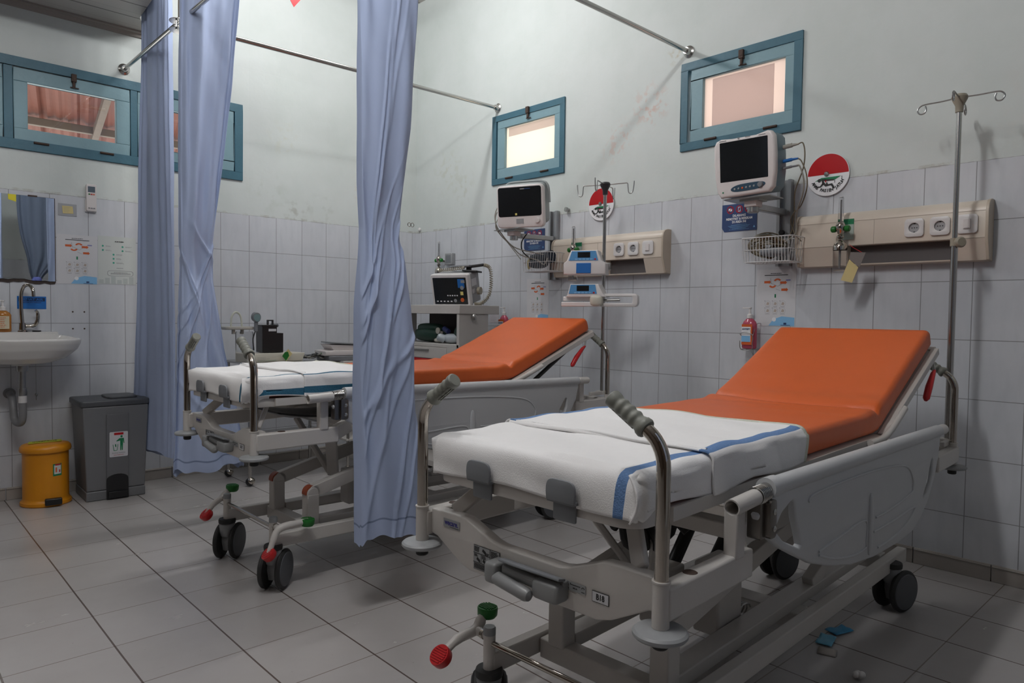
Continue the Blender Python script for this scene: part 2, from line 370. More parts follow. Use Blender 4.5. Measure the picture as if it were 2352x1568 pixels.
wl = wall_mat('wall_left_tile_and_paint', 0, -1.6058, 0.1959, [
    ((-1.28, 0, 1.93), 0.18, (0.42, 0.47, 0.40), 0.45, 9), ((-1.15, 0, 2.32), 0.16, (0.56, 0.56, 0.46), 0.5, 12), ((-0.45, 0, 2.16), 0.16, (0.55, 0.54, 0.42), 0.6, 12),
    ((-0.85, 0, 1.84), 0.16, (0.43, 0.47, 0.42), 0.45, 12), ((-1.05, 0, 1.80), 0.14, (0.33, 0.33, 0.28), 0.5, 18), ((-0.5, 0, 2.05), 0.14, (0.57, 0.50, 0.42), 0.6, 24)])
mb = MB(wr); mb.X = RWX; wall_cells(mb, -0.14, -YN+0.14, 0, CH+0.1, WR_HOLES); struct(mb.build('wall_right', smooth=0))
mb = MB(wl); mb.X = LWX; wall_cells(mb, XL-0.14, 0.0, 0, CH+0.1, WL_HOLES); struct(mb.build('wall_left', smooth=0))
mb = MB(wr); mb.bx(-2.9, 0.0, YN-0.14, YN, 0, CH+0.1); mb.mat(mat('dark brown partition', (0.085, 0.06, 0.045), 0.6, noise=0.2, nscale=3)); mb.bx(XL, -2.9, YN-0.14, YN, 0, CH+0.1); struct(mb.build('wall_near', smooth=0))
mb = MB(mat('dark brown partition', (0.085, 0.06, 0.045), 0.6, noise=0.2, nscale=3)); mb.bx(XL-0.14, XL, YN-0.14, 0, 0, CH+0.1); struct(mb.build('wall_far', smooth=0))
mb = MB(floor_mat()); mb.bx(XL-0.14, 0.14, YN-0.14, 0.14, -0.1, 0); struct(mb.build('floor', smooth=0))
mb = MB(ceiling_mat()); mb.bx(XL-0.14, 0.14, YN-0.14, 0.14, CH, CH+0.08); struct(mb.build('ceiling', smooth=0))
mb = MB(bpy.data.materials['ceiling_planks']); pp = [(XL, 0), (-2.06, 0), (-2.168, -0.25), (-2.195, -0.60), (XL, -0.60)]; mb.add([(a, b, z) for z in (SOF, CH) for a, b in pp], [(0, 1, 2, 3, 4), (5, 6, 7, 8, 9)]+[(i, (i+1) % 5, 5+(i+1) % 5, 5+i) for i in range(5)]); struct(mb.build('ceiling_lowered', smooth=0))
trm = mat('brown grey ceiling trim', (0.30, 0.27, 0.245), 0.5, noise=0.06)
mb = MB(trm); mb.X = LWX; pf = [(0, 0), (0.040, 0), (0.040, -0.010), (0.02, -0.014), (0.012, -0.032), (0, -0.036)]
vs = [(a, n, SOF+z) for a in (XL, -2.08) for n, z in pf]; k = len(pf)
mb.add(vs, [(i, (i+1) % k, k+(i+1) % k, k+i) for i in range(k)]+[tuple(range(k)), tuple(range(k, 2*k))])
struct(mb.build('trim_1', smooth=0))
# baseboards of separate tiles with open joints
def baseboard(name, X_, joints, a0, a1):
    mb = MB(basem); mb.X = X_; J = [a0]+joints+[a1]
    for p, q in zip(J, J[1:]):
        mb.bx(p+0.0018, q-0.0018, -0.004, 0.010, 0, 0.07)
        mb.bx(p+0.0018, q-0.0018, -0.004, 0.0135, 0.060, 0.066)
    struct(mb.build(name, bevel=0.002, smooth=30))
baseboard('baseboard_right', RWX, [3.807-0.2955*k for k in range(12, 0, -1)]+[3.807+0.2955*k for k in range(0, 9)], 0.012, -YN)
baseboard('baseboard_left', LWX, [-1.927-0.2955*k for k in range(13, 0, -1)]+[-1.927+0.2955*k for k in range(0, 7)], XL, -0.016)
# ---------------------------------------------------------------- windows
frost = bpy.data.materials.new('frosted film'); nt, b = nodes(frost)
b.inputs['Base Color'].default_value = (0.80, 0.72, 0.69, 1); b.inputs['Roughness'].default_value = 0.35
b.inputs['Transmission Weight'].default_value = 0.0
tr = nt.nodes.new('ShaderNodeBsdfTranslucent'); tr.inputs[0].default_value = (0.88, 0.77, 0.72, 1)
mx = nt.nodes.new('ShaderNodeMixShader'); mx.inputs[0].default_value = 0.82
nt.links.new(b.outputs[0], mx.inputs[1]); nt.links.new(tr.outputs[0], mx.inputs[2]); nt.links.new(mx.outputs[0], nt.nodes['Material Output'].inputs[0])
film = frost.copy(); film.name = 'grey pasted film'; film.node_tree.nodes['Translucent BSDF'].inputs[0].default_value = (0.84, 0.80, 0.80, 1)
film.node_tree.nodes['Principled BSDF'].inputs['Base Color'].default_value = (0.6, 0.55, 0.54, 1)
pane_m = bpy.data.materials.new('window glass'); nt, b = nodes(pane_m)
tb = nt.nodes.new('ShaderNodeBsdfTransparent'); gb = nt.nodes.new('ShaderNodeBsdfGlossy'); gb.inputs['Roughness'].default_value = 0.02
mx = nt.nodes.new('ShaderNodeMixShader'); mx.inputs[0].default_value = 0.06; nt.links.new(tb.outputs[0], mx.inputs[1]); nt.links.new(gb.outputs[0], mx.inputs[2]); nt.links.new(mx.outputs[0], nt.nodes['Material Output'].inputs[0])
bright = frost.copy(); bright.name = 'daylit frosted film'; bright.node_tree.nodes['Translucent BSDF'].inputs[0].default_value = (1.0, 0.93, 0.84, 1)  # translucent colour raised to stand for stronger daylight outside this window
def window(name, X_, a0, a1, z0, z1, sashes, fb=0.055, fr=None, clear=True, films=None):
    root = bpy.data.objects.new(name, None); COL.objects.link(root); struct(root)
    root.location = X_ @ Vector(((a0+a1)/2, 0, z0)); inv = Matrix.Translation(-root.location)
    def B(mb, nm, par=root, **k):
        o = mb.build(nm, None, **k); o.parent = par
        if par is root: o.matrix_parent_inverse = inv
        return o
    m = MB(wood_d); m.X = X_
    m.bx(a0, a1, -0.09, 0.012, z1-fb, z1); m.bx(a0, a1, -0.09, 0.012, z0, z0+fb)
    m.bx(a0, a0+fb, -0.09, 0.012, z0+fb, z1-fb); m.bx(a1-fb, a1, -0.09, 0.012, z0+fb, z1-fb)
    for (p, q) in zip(sashes, sashes[1:]): m.bx(p[1]+0.001, q[0]-0.001, -0.09, 0.010, z0+fb, z1-fb)
    B(m, 'window_frame', bevel=0.002)
    for k, (s0, s1, g0, g1, sz0, sz1, gz0, gz1) in enumerate(sashes):
        m = MB(wood_l); m.X = X_; e = 0.003
        m.bx(s0+e, s1-e, -0.035, 0.006, gz1, sz1-e); m.bx(s0+e, s1-e, -0.035, 0.006, sz0+e, gz0)
        m.bx(s0+e, g0, -0.035, 0.006, gz0, gz1); m.bx(g1, s1-e, -0.035, 0.006, gz0, gz1)
        so = B(m, 'sash', bevel=0.003)
        m = MB(pane_m if clear else (fr or frost)); m.X = X_; m.bx(g0-0.004, g1+0.004, -0.020, -0.016, gz0-0.004, gz1+0.004)
        if films:
            m.mat(film)
            for (f0, f1, fz0, fz1) in films: m.bx(f0, f1, -0.0155, -0.0148, fz0, fz1)
        p = B(m, 'pane', so, smooth=0)
        c = (g0+g1)/2
        m = MB(rust); m.X = X_
        m.box((c, 0.018, sz1-0.004), (0.026, 0.022, 0.045)); m.cyl((c, 0.016, sz1-0.025), (c, 0.020, sz1-0.060), 0.009, 0.007, 10)
        m.box((c+0.004, 0.014, sz1-0.058), (0.045, 0.006, 0.006)); m.cyl((c, 0.012, sz1-0.01), (c, 0.03, sz1-0.01), 0.008, n=10)
        B(m, 'latch', so, bevel=0.002)
        for hx in (0.22, 0.78):
            m = MB(rust); m.X = X_; hc = s0+(s1-s0)*hx
            m.box((hc, 0.011, sz0), (0.075, 0.008, 0.012)); m.cyl((hc-0.036, 0.016, sz0+0.001), (hc+0.036, 0.016, sz0+0.001), 0.006, n=10)
            B(m, 'hinge', so, bevel=0.001)
    return root
window('window_1', LWX, -3.50, -1.458, 1.978, 2.492, [(-3.445, -2.800, -3.37, -2.875, 2.03, 2.44, 2.10, 2.362), (-2.755, -2.158, -2.686, -2.235, 2.025, 2.437, 2.098, 2.360), (-2.118, -1.515, -2.05, -1.598, 2.032, 2.445, 2.10, 2.362)])
window('window_2', RWX, 0.950, 1.660, 2.022, 2.517, [(1.0, 1.622, 1.078, 1.566, 2.056, 2.498, 2.132, 2.420)], fb=0.042, clear=False, fr=bright, films=[(1.10, 1.56, 2.355, 2.415)])
window('window_3', RWX, 2.548, 3.242, 2.014, 2.502, [(2.607, 3.218, 2.684, 3.152, 2.055, 2.467, 2.123, 2.396)], fb=0.044, clear=False, films=[(2.732, 3.085, 2.123, 2.385)])
# what stands outside: roof sheets seen through the left windows, only the world background behind the right ones
mb = MB(roofm)
def rf(u, v):
    x = -5.2+4.9*u; y = 0.20+3.2*v; ph = (x*1.0) % 0.27
    zz = 0.035*max(0, 1-abs(ph-0.05)/0.03) + 0.008*math.sin(x*90)
    return (x+0.21*(y-0.2), y, 3.02-0.20*y+zz)
mb.grid(rf, 240, 4); mb.build('outer_roof_sheet', smooth=0, solid=0.002); o = bpy.data.objects['outer_roof_sheet']; tag(o, 'red corrugated roof sheet seen outside through the left window strip', 'roof')
purl = mat('grey roof purlin', (0.15, 0.12, 0.095), 0.7, noise=0.2)
for i, (p0, p1, lb) in enumerate([((-4.4, 1.93, 2.575), (-0.9, 1.93, 2.575), 'grey beam running level under the red roof sheet outside'), ((-2.02, 0.9, 2.76), (-1.78, 3.0, 2.34), 'grey slanted beam crossing under the red roof sheet outside')]):
    mb = MB(purl); mb.beam(p0, p1, 0.05, 0.06); tag(mb.build('roof_beam', bevel=0.003), lb, 'beam')
# ceiling lamps (above the frame; the last is an added fill)
for i, (lc, rz, pw) in enumerate(LIGHTS):
    t = thing('ceiling_lamp', ['hanging tube lamp near the tiled wall with the high windows', 'hanging tube lamp over the foot of the near bed', 'unseen fill lamp added far to the left of the sink'][i], 'lamp', lc, rz)
    m = MB(white); m.bx(-0.62, 0.62, -0.06, 0.06, 0.0, 0.05); m.cyl((-0.4, 0, 0.05), (-0.4, 0, CH-lc[2]), 0.004, n=8); m.cyl((0.4, 0, 0.05), (0.4, 0, CH-lc[2]), 0.004, n=8); m.build('housing', t, bevel=0.006)
    m = MB(lampm); m.cyl((-0.59, 0, -0.013), (0.59, 0, -0.013), 0.013, n=12); m.build('tube', t)
# ---------------------------------------------------------------- curtain rods
def flange(mb, c, ax): mb.lathe([(0.0, 0.0), (0.033, 0.0), (0.033, 0.006), (0.022, 0.012), (0.018, 0.035), (0.0, 0.035)], c, ax, 20)
RZ = 2.57
t = thing('curtain_rod', 'steel curtain rod fixed to the left wall, jointed to a ceiling drop rod', 'curtain rod', (-2.19, 0, 2.555))
m = MB(stain); m.cyl((0, -0.002, 0), (0, -2.35, 0.0), 0.0115, n=14); m.build('rod', t)
m = MB(stain); flange(m, (0, 0.0, 0), (0, -1, 0)); m.build('wall_flange', t)
t = thing('curtain_rod', 'long steel curtain rod on the right wall beside the far small window', 'curtain rod', (0, -1.0, 2.575))
m = MB(stain); m.cyl((0, 0, 0), (-2.19, 0, -0.03), 0.0125, n=14); m.build('rod', t)
m = MB(stain); flange(m, (0, 0, 0), (-1, 0, 0)); m.build('wall_flange', t)
t = thing('curtain_rod', 'steel curtain rod meeting the right wall beside the near small window', 'curtain rod', (0, -2.588, 2.565))
m = MB(stain); m.cyl((0, 0, 0), (-3.0, 0, 0), 0.0125, n=14); m.build('rod', t)
m = MB(stain); flange(m, (0, 0, 0), (-1, 0, 0)); m.build('wall_flange', t)
t = thing('drop_rod', 'vertical steel rod hanging from the ceiling and clamped on the crossing curtain rods', 'rod', (-2.19, -1.0, 2.53))
m = MB(stain); m.cyl((0, 0, 0.02), (0.0, 0, SOF-2.53 if False else CH-2.53), 0.0105, n=14); m.build('rod', t)
m = MB(stain); m.lathe([(0, 0.020), (0.052, 0.022), (0.052, 0.025), (0, 0.028)], n=26); m.lathe([(0, -0.024), (0.052, -0.022), (0.052, -0.019), (0, -0.017)], n=26)
m.cyl((0.025, 0.02, -0.028), (0.025, 0.02, 0.032), 0.005, n=8); m.cyl((-0.025, -0.02, -0.028), (-0.025, -0.02, 0.032), 0.005, n=8); m.build('clamp', t)
# ---------------------------------------------------------------- curtains
def curtain(label, y0, tabL, tabR, z0, z1, nple, depth, seed, knot=None, hem=0.05, wr=0.010, cat='curtain', matl=None, group=None, skew=0.0, rz=0.0, x0=None, pl=0.55, ck=1.0, twist=0.6):
    rnd = random.Random(seed); phs = [rnd.uniform(0, 6.28) for _ in range(12)]; cx0 = (interp(tabL, z0)+interp(tabR, z0))/2
    t = thing('curtain', label, cat, (cx0 if x0 is None else x0, y0, z0), rz, group)
    if x0 is not None: cx0 = 0.0
    def fn(u, v):
        z = z0+(z1-z0)*v; xl, xr = interp(tabL, z), interp(tabR, z); c = (xl+xr)/2; hw = (xr-xl)/2
        th = 2*PI*u - PI/2; ct, st = math.cos(th), math.sin(th)
        sx = math.copysign(abs(ct)**0.75, ct); sy = math.copysign(abs(st)**0.7, st)
        tw = skew*(z-z0)
        a = sum(math.sin(nple*k*th*1.0+phs[i]+tw*(1+i*.3)+twist*math.sin(z*1.7+phs[i+4])*k) * am for i, (k, am) in enumerate(((1, .55), (2, .30), (3, .22))))
        kn = 0.0 if knot is None else math.exp(-((z-knot)/0.22)**2)
        dep = depth*(1-0.45*kn)*(1+0.25*math.sin(z*2+phs[5]))
        r = 1+0.0*a
        x = c+hw*sx*(1-0.03*abs(a)); y = dep*sy + dep*pl*a*(1.15-kn*0.5) - dep*0.0
        if knot is not None:       # diagonal pull creases below the knot
            for (cz, cs, sl, wd, am) in CREASE.get(seed, ()):
                s_ = (x-c)/hw; q = (z-cz)-sl*(s_-cs); win = math.exp(-((s_-cs)/0.7)**2)
                if st < 0.3: y -= ck*am*win*math.exp(-(q/wd)**2)
        y += wr*math.sin(11*z+6*th+phs[7])*math.sin(4.3*z+phs[8])*0.5
        zz = z + (0.012*math.sin(3*th+phs[9]) + 0.006*math.sin(9*th))*(1-v)**12 - (0.012 if st > 0 else 0)*(1-v)**12
        return (x-cx0, y, zz-z0)
    m = MB(matl or curt); m.grid(fn, 220, 330, cu=True, matfn=lambda u, v: hem2 if abs(v*(z1-z0)-hem) < 0.0035 else (matl or curt)); m.build('cloth', t, smooth=180)
    return t
CREASE = {3: [(1.30, 0.6, 0.35, 0.018, 0.020), (1.22, -0.7, 0.30, 0.014, 0.018), (1.14, -0.6, 0.42, 0.020, 0.026), (1.20, 0.55, 0.30, 0.015, 0.020), (1.06, -0.9, 0.25, 0.015, 0.016), (0.97, 0.7, 0.12, 0.015, 0.020), (0.99, -0.2, 0.55, 0.030, 0.024), (0.80, -0.5, 0.20, 0.020, 0.018), (0.83, 0.3, 0.30, 0.022, 0.014), (0.60, 0.75, 0.55, 0.025, 0.020), (0.42, 0.1, 0.70, 0.030, 0.022), (0.58, -0.5, 0.6, 0.05, 0.016), (1.55, -0.3, 0.8, 0.05, 0.012), (1.75, -0.3, 1.4, 0.05, 0.014), (1.95, 0.0, 1.4, 0.06, 0.014)],
          2: [(1.42, 0.3, -0.12, 0.020, 0.030), (1.36, 0.7, 0.20, 0.016, 0.026), (1.30, -0.7, -0.25, 0.016, 0.024), (1.24, -0.6, -0.30, 0.014, 0.024), (1.22, 0.3, 0.25, 0.016, 0.018), (1.10, -0.8, 0.15, 0.014, 0.020), (1.02, -0.8, 0.22, 0.015, 0.022), (0.93, -0.7, 0.35, 0.018, 0.022), (0.80, 0.0, 0.5, 0.03, 0.016), (0.66, -0.6, -0.2, 0.02, 0.016)]}
curtain('pale blue curtain hanging straight, nearest the wall and the grey bin', -0.40, [(0.25, -0.325), (0.85, -0.265), (1.38, -0.22), (1.9, -0.18), (2.4, -0.131), (2.9, -0.115)], [(0.25, 0.235), (0.85, 0.234), (1.9, 0.219), (2.4, 0.207), (2.9, 0.20)], 0.255, 2.98, 6, 0.020, 1, wr=0.003, rz=math.atan2(-0.9928, 0.12), x0=-2.14)
curtain('pale blue curtain flaring out at the hem, knotted in the middle, beside the far bed', -1.13,
        [(0.28, -2.28), (0.65, -2.266), (0.9, -2.258), (1.1, -2.249), (1.3, -2.240), (1.42, -2.244), (2.18, -2.24), (2.46, -2.238), (2.95, -2.23)], [(0.28, -1.920), (0.31, -1.929), (0.42, -1.935), (0.66, -1.977), (0.89, -2.033), (1.11, -2.066), (1.23, -2.083), (1.42, -2.083), (1.74, -2.053), (2.24, -1.989), (2.7, -1.945), (2.95, -1.93)], 0.275, 2.95, 4, 0.045, 2, knot=1.38, pl=0.5, ck=0.6)
curtain('pale blue curtain gathered and pinned at mid height, between the two beds', -2.64,
        [(0.27, -2.136), (0.9, -2.143), (1.11, -2.144), (1.38, -2.131), (1.54, -2.136), (2.26, -2.142)], [(0.27, -1.873), (0.45, -1.885), (0.7, -1.900), (0.92, -1.907), (1.11, -1.921), (1.27, -1.944), (1.35, -1.970), (1.40, -1.973), (1.56, -1.950), (1.76, -1.923), (1.98, -1.909), (2.24, -1.894), (2.53, -1.88)], 0.27, 2.548, 3, 0.050, 3, knot=1.39, pl=0.18, ck=0.5, hem=0.068, twist=0.22)
for k, (p0, p1, lb) in enumerate((((-2.165, -0.2), (-2.105, -0.70), 'thin curtain track at the edge of the lowered ceiling'), ((-2.5, -1.13), (-1.4, -1.13), 'thin ceiling curtain track over the curtain knotted beside the far bed'))):
    zt = 2.992 if k == 0 else 2.962
    m = MB(steel); m.beam((p0[0], p0[1], zt-0.005), (p1[0], p1[1], zt-0.005), 0.018, 0.010)
    if not k: m.cyl((-2.16, -0.25, zt), (-2.16, -0.25, CH), 0.005, n=8); m.cyl((-2.11, -0.66, zt), (-2.11, -0.66, CH), 0.005, n=8)
    if k: m.cyl((-2.14, -1.13, zt), (-2.14, -1.13, CH), 0.005, n=8); m.cyl((-1.45, -1.13, zt), (-1.45, -1.13, CH), 0.005, n=8)
    tag(m.build('curtain_track', bevel=0.002), lb, 'curtain track')
# curtain ring pins at the knot of the near curtain
m = MB(chrome); m.tube(arc((0, 0, 0), 0.007, 0, 2*PI, 14, (1, 0, 0), (0, 0, 1)), 0.0012, 6); m.tube(arc((0.014, 0, 0), 0.007, 0, 2*PI, 14, (1, 0, 0), (0, 0, 1)), 0.0012, 6)
o = m.build('curtain_pin'); o.location = (-1.962, -2.70, 1.405); tag(o, 'small metal double ring pinned at the gather of the middle curtain', 'pin')
# tied curtain and hanging curtain that the wall mirror reflects
def tied(u, v):
    z = 0.95+1.84*v; th = 2*PI*u; k = math.exp(-((z-1.43)/0.20)**2) if z > 1.43 else 1.0
    if z < 1.43: hw = 0.035+0.09*min(1, (1.43-z)/0.25)
    else: hw = 0.05+0.25*(1-math.exp(-((z-1.43)/0.33)**1.3))
    cx = 0.0+0.10*(1-k)
    a = math.sin(7*th+0.8*math.sin(z*2))*0.5+0.4*math.sin(13*th+1+z)
    return (cx+hw*math.cos(th), 0.05*math.sin(th)*(1-0.4*k)+0.022*a, z)
t = thing('curtain', 'grey blue tied curtain seen only in the wall mirror', 'curtain', (-1.80, -5.15, 0)); m = MB(mat('grey blue curtain cloth', (0.11, 0.14, 0.20), 0.8, bump=0.1, bscale=10)); m.grid(tied, 160, 90, cu=True); m.build('cloth', t, smooth=180)
m = MB(curtd); m.lathe([(0.045, -0.03), (0.062, -0.012), (0.062, 0.012), (0.045, 0.03)], (0, 0, 1.43), n=20, sq=(1, 0.8)); m.tube([(-0.03, 0.05, 1.43), (-0.10, 0.05, 1.34), (-0.14, 0.04, 1.25)], [0.02, 0.018, 0.01], 8); m.build('tie_band', t)
curtain('pale blue curtain hanging straight, seen only at the left edge of the wall mirror', -5.15, [(0.9, -2.62), (2.8, -2.62)], [(0.9, -2.13), (2.8, -2.13)], 0.9, 2.79, 4, 0.05, 6)
m = MB(steel); m.bx(-2.9, -1.2, -5.165, -5.145, 2.80, 2.812); tag(m.build('curtain_track', bevel=0.002), 'thin ceiling curtain track behind the camera', 'curtain track')
# red pointed pennant at the top edge
m = MB(redi); m.plate([(0, 0), (0.10, 0.13), (-0.09, 0.13)], (0, 0, 0), (1, 0, 0), (0, 0, 1), 0.003); m.cyl((0, 0, 0.125), (0, 0, CH-2.905), 0.0015, n=6)
o = m.build('pennant', smooth=0); o.location = (-1.475, -0.80, 2.905); tag(o, 'red pointed pennant hanging from the ceiling at the top edge', 'pennant')
# ---------------------------------------------------------------- hospital beds
# local frame of a bed: x from the foot end to the head end, y across, z up
def caster(par, u, v, phi):
    X = Matrix.Translation((u, v, 0)) @ Matrix.Rotation(phi, 4, 'Z')
    m = MB(forkg); m.X = X; m.lathe([(0, 0.163), (0.029, 0.163), (0.033, 0.155), (0.033, 0.125), (0.026, 0.105), (0, 0.10)], (0, 0, 0), n=26)
    m.plate([(-0.034, 0.060), (0.012, 0.066), (0.046, 0.055), (0.050, 0.03), (0.036, -0.01), (0.018, -0.030), (-0.010, -0.045), (-0.022, -0.040), (-0.034, 0.0)], (0.022, 0, 0.0775), (1, 0, 0), (0, 0, 1), 0.044, bev=0.006)
    m.mat(rubber).lathe([(0, 0.180), (0.034, 0.180), (0.036, 0.174), (0.035, 0.162), (0, 0.162)], (0, 0, 0), n=26)
    c = m.build('castor', par)
    for sy in (-1, 1):
        m = MB(rubber); m.X = X; y0 = sy*0.0225
        m.lathe([(0, 0), (0.060, 0), (0.073, 0.003), (0.0775, 0.009), (0.0775, 0.015), (0.073, 0.020), (0.066, 0.022)], (0.022, y0, 0.0775), (0, sy, 0), 40)
        m.mat(wheelg).lathe([(0.0665, 0.0215), (0.064, 0.0245), (0.045, 0.026), (0.012, 0.0265), (0, 0.0265)], (0.022, y0, 0.0775), (0, sy, 0), 40)
        m.build('wheel', c)
def pedal(par, u, v, hub, red, green, s):
    m = MB(enamel)
    m.tube(smooth_path([(hub[0], v, hub[2]), (hub[0], v+s*0.035, hub[2]), (hub[0], v+s*0.05, hub[2])], 3), 0.012, 12)
    R, Gn = Vector(red), Vector(green); H = Vector((hub[0], v+s*0.052, hub[2]))
    m.tube(smooth_path([R, H*0.45+R*0.55+Vector((0, 0, 0.012)), H, H*0.5+Gn*0.5+Vector((0, 0, 0.004)), Gn], 5), [0.011]*5+[0.013]*5+[0.015]*5+[0.013]*6, 12)
    m.mat(chrome).cyl((hub[0], v+s*0.016, hub[2]), (hub[0], v+s*0.026, hub[2]), 0.014, n=16)
    p = m.build('brake_pedal', par)
    for P_, mt, nm, tilt in ((R, redp, 'red_pad', 0.75), (Gn, greenp, 'green_pad', 0.05)):
        m = MB(mt); rot = Matrix.Rotation(-tilt if mt is redp else tilt, 4, 'Y')
        m.X = Matrix.Translation(P_) @ rot
        m.lathe([(0.0, -0.018), (0.021, -0.018), (0.0265, -0.011), (0.0275, 0.006), (0.0265, 0.010), (0.0, 0.011)], (0, 0, 0), n=26)
        for k in range(-3, 4):
            w_ = math.sqrt(max(0.0001, 0.023**2-(k*0.0058)**2)); m.box((k*0.0058, 0, 0.0115), (0.0022, 2*w_, 0.003))
        q = m.build(nm, p); q['label'] = nm.replace('_pad', ' pedal pad').replace('_', ' ')
def grip_lathe(m, p0, p1):
    d = Vector(p1)-Vector(p0); L = d.length; prof = [(0.0, 0.0), (0.0185, 0.0), (0.0205, 0.004), (0.0195, 0.012)]
    for k in range(25):
        t = k/24; prof.append((0.0163+0.0014*math.cos(t*2*PI*4.0), 0.014+t*(L-0.028)))
    prof += [(0.0182, L-0.010), (0.0178, L-0.003), (0.015, L), (0.0, L)]
    m.lathe(prof, p0, d, 26)
    x, y, z = basis(d)
    for a in (0.9, 1.25, 1.6):
        q = x*math.cos(a)+y*math.sin(a); m.beam(Vector(p0)+d*0.25+q*0.0170, Vector(p0)+d*0.85+q*0.0170, 0.0025, 0.0035, up=q)
def make_bed(label, x, y, rz, dz, Lh, code, bend, head, redL, rail2=True):
    t = thing('hospital_bed', label, 'hospital bed', (x, y, 0), rz, 'hospital beds')
    zt = dz
    # --- base on the floor
    m = MB(enamel)
    for s in (1, -1):
        m.beam((0.125, s*0.231, 0.195), (Lh-0.19, s*0.231, 0.168), 0.034, 0.054); m.bx(0.345, Lh-0.30, s*0.185, s*0.125, 0.195, 0.232)
        m.cyl((0.126, s*0.231, 0.175), (0.126, s*0.231, 0.272), 0.0158, n=20)
        m.cyl((Lh-0.35, s*0.231, 0.140), (Lh-0.35, s*0.231, 0.175), 0.0185, n=20)
    m.bx(0.295, 0.345, -0.21, 0.21, 0.158, 0.212); m.bx(Lh-0.38, Lh-0.32, -0.21, 0.21, 0.145, 0.20)
    m.bx(0.98, 1.06, -0.21, 0.21, 0.15, 0.20)
    bf = m.build('base_frame', t, bevel=0.004)
    for s in (1, -1): m = MB(discp); m.lathe([(0.0, 0.268), (0.0162, 0.268), (0.0162, 0.284), (0.014, 0.288), (0, 0.288)], (0.126, s*0.231, 0), n=20); m.build('post_cap', bf)
    m = MB(chrome); m.cyl((0.126, -0.23, 0.247), (0.126, 0.23, 0.247), 0.0075, n=14); m.build('brake_rod', t)
    for (u, v, tr) in ((0.126, 0.231, 0.78), (0.126, -0.231, 0.74), (Lh-0.36, 0.20, -0.30), (Lh-0.36, -0.245, -0.30)): caster(t, u, v, tr)
    pedal(t, 0.126, 0.231, (0.126, 0, 0.262), redL, (0.170, 0.285, 0.300), 1)
    pedal(t, 0.126, -0.231, (0.126, 0, 0.252), (0.082, -0.290, 0.165), (0.240, -0.290, 0.262), -1)
    # lift posts, arms, pumps
    for v in (0.151, -0.166):
        m = MB(enamel); m.bx(0.290, 0.342, v-0.026, v+0.026, 0.205, 0.335)
        m.cyl((0.316, v-0.024, 0.338), (0.316, v+0.024, 0.338), 0.026, n=20)
        po = m.build('lift_post', t, bevel=0.004)
        m = MB(orangecap); m.plate(arc((0, 0, 0), 0.030, PI*0.35, PI*1.05, 8, (1, 0, 0), (0, 1, 0)) and [(0.031*math.cos(a), 0.031*math.sin(a)) for a in [PI*0.3+i*PI*0.75/8 for i in range(9)]]+[(0, 0)], (0.316, v, 0.340), (1, 0, 0), (0, 0, 1), 0.034)
        q = m.build('pivot_cap', po); q['label'] = 'rust orange pivot cap'
        m = MB(enamel); m.beam((0.325, v, 0.345), (0.98, v, 0.455+zt), 0.036, 0.052); m.cyl((0.325, v-0.018, 0.345), (0.325, v+0.018, 0.345), 0.027, n=20)
        m.cyl((0.98, v-0.018, 0.455+zt), (0.98, v+0.018, 0.455+zt), 0.027, n=20)
        m.build('lift_arm', t, bevel=0.003)
        m = MB(enamel); m.beam((1.16, v, 0.230), (1.72, v, 0.44+zt), 0.036, 0.05); m.build('lift_arm', t, bevel=0.003)
    m = MB(enamel); m.bx(0.66, 0.80, -0.12, -0.04, 0.20, 0.40+zt*.5); m.build('pump_housing', t, bevel=0.008); m = MB(enamel); m.bx(0.60, 0.72, 0.02, 0.10, 0.20, 0.36); m.build('pump_housing', t, bevel=0.008)
    m = MB(black); m.cyl((0.70, -0.02, 0.24), (0.98, -0.01, 0.46+zt), 0.024, n=16); m.build('hydraulic_cylinder', t); m = MB(black); m.cyl((0.62, 0.06, 0.25), (0.86, 0.07, 0.47+zt), 0.020, n=16); m.build('hydraulic_cylinder', t)
    m = MB(steel); m.tube([(0.86+0.035*math.cos(a*1.0), -0.10+a*0.0016, 0.215+0.018*math.sin(a)) for a in [i*0.6 for i in range(90)]], 0.0025, 6); m.build('return_spring', t)
    # fifth wheel
    m = MB(rubber); m.lathe([(0.0, -0.018), (0.05, -0.018), (0.072, -0.016), (0.078, -0.008), (0.078, 0.008), (0.072, 0.016), (0.05, 0.018), (0.0, 0.018)], (1.12, 0.10, 0.0785), (0, 1, 0), 36)
    fw = m.build('steering_wheel', t)
    m = MB(forkg); m.beam((1.12, 0.135, 0.0785), (1.00, 0.135, 0.19), 0.012, 0.035); m.beam((1.12, 0.065, 0.0785), (1.00, 0.065, 0.19), 0.012, 0.035); m.build('fork', fw, bevel=0.003)
    # --- upper chassis
    m = MB(enamel)
    for s in (1, -1):
        m.bx(0.0, 0.333, s*0.332, s*0.369, 0.526+zt, 0.588+zt)
        m.beam((0.315, s*0.350, 0.557+zt), (0.43, s*0.275, 0.575+zt), 0.030, 0.058)
        m.beam((0.42, s*0.275, 0.575+zt), (Lh-0.36, s*0.275, 0.565+zt), 0.032, 0.055)
        m.beam((Lh-0.37, s*0.275, 0.565+zt), (Lh-0.26, s*0.350, 0.555+zt), 0.030, 0.055)
        m.bx(Lh-0.28, Lh+0.02, s*0.332, s*0.369, 0.522+zt, 0.582+zt)
        # angled stays up to the mattress platform
        m.beam((0.045, s*0.275, 0.590+zt), (0.115, s*0.205, 0.675+zt), 0.040, 0.016, up=(1, 0, 0))
    m.bx(0.45, 0.50, -0.27, 0.27, 0.552+zt, 0.592+zt); m.bx(Lh-0.42, Lh-0.37, -0.27, 0.27, 0.545+zt, 0.585+zt); m.bx(1.0, 1.05, -0.27, 0.27, 0.545+zt, 0.585+zt)
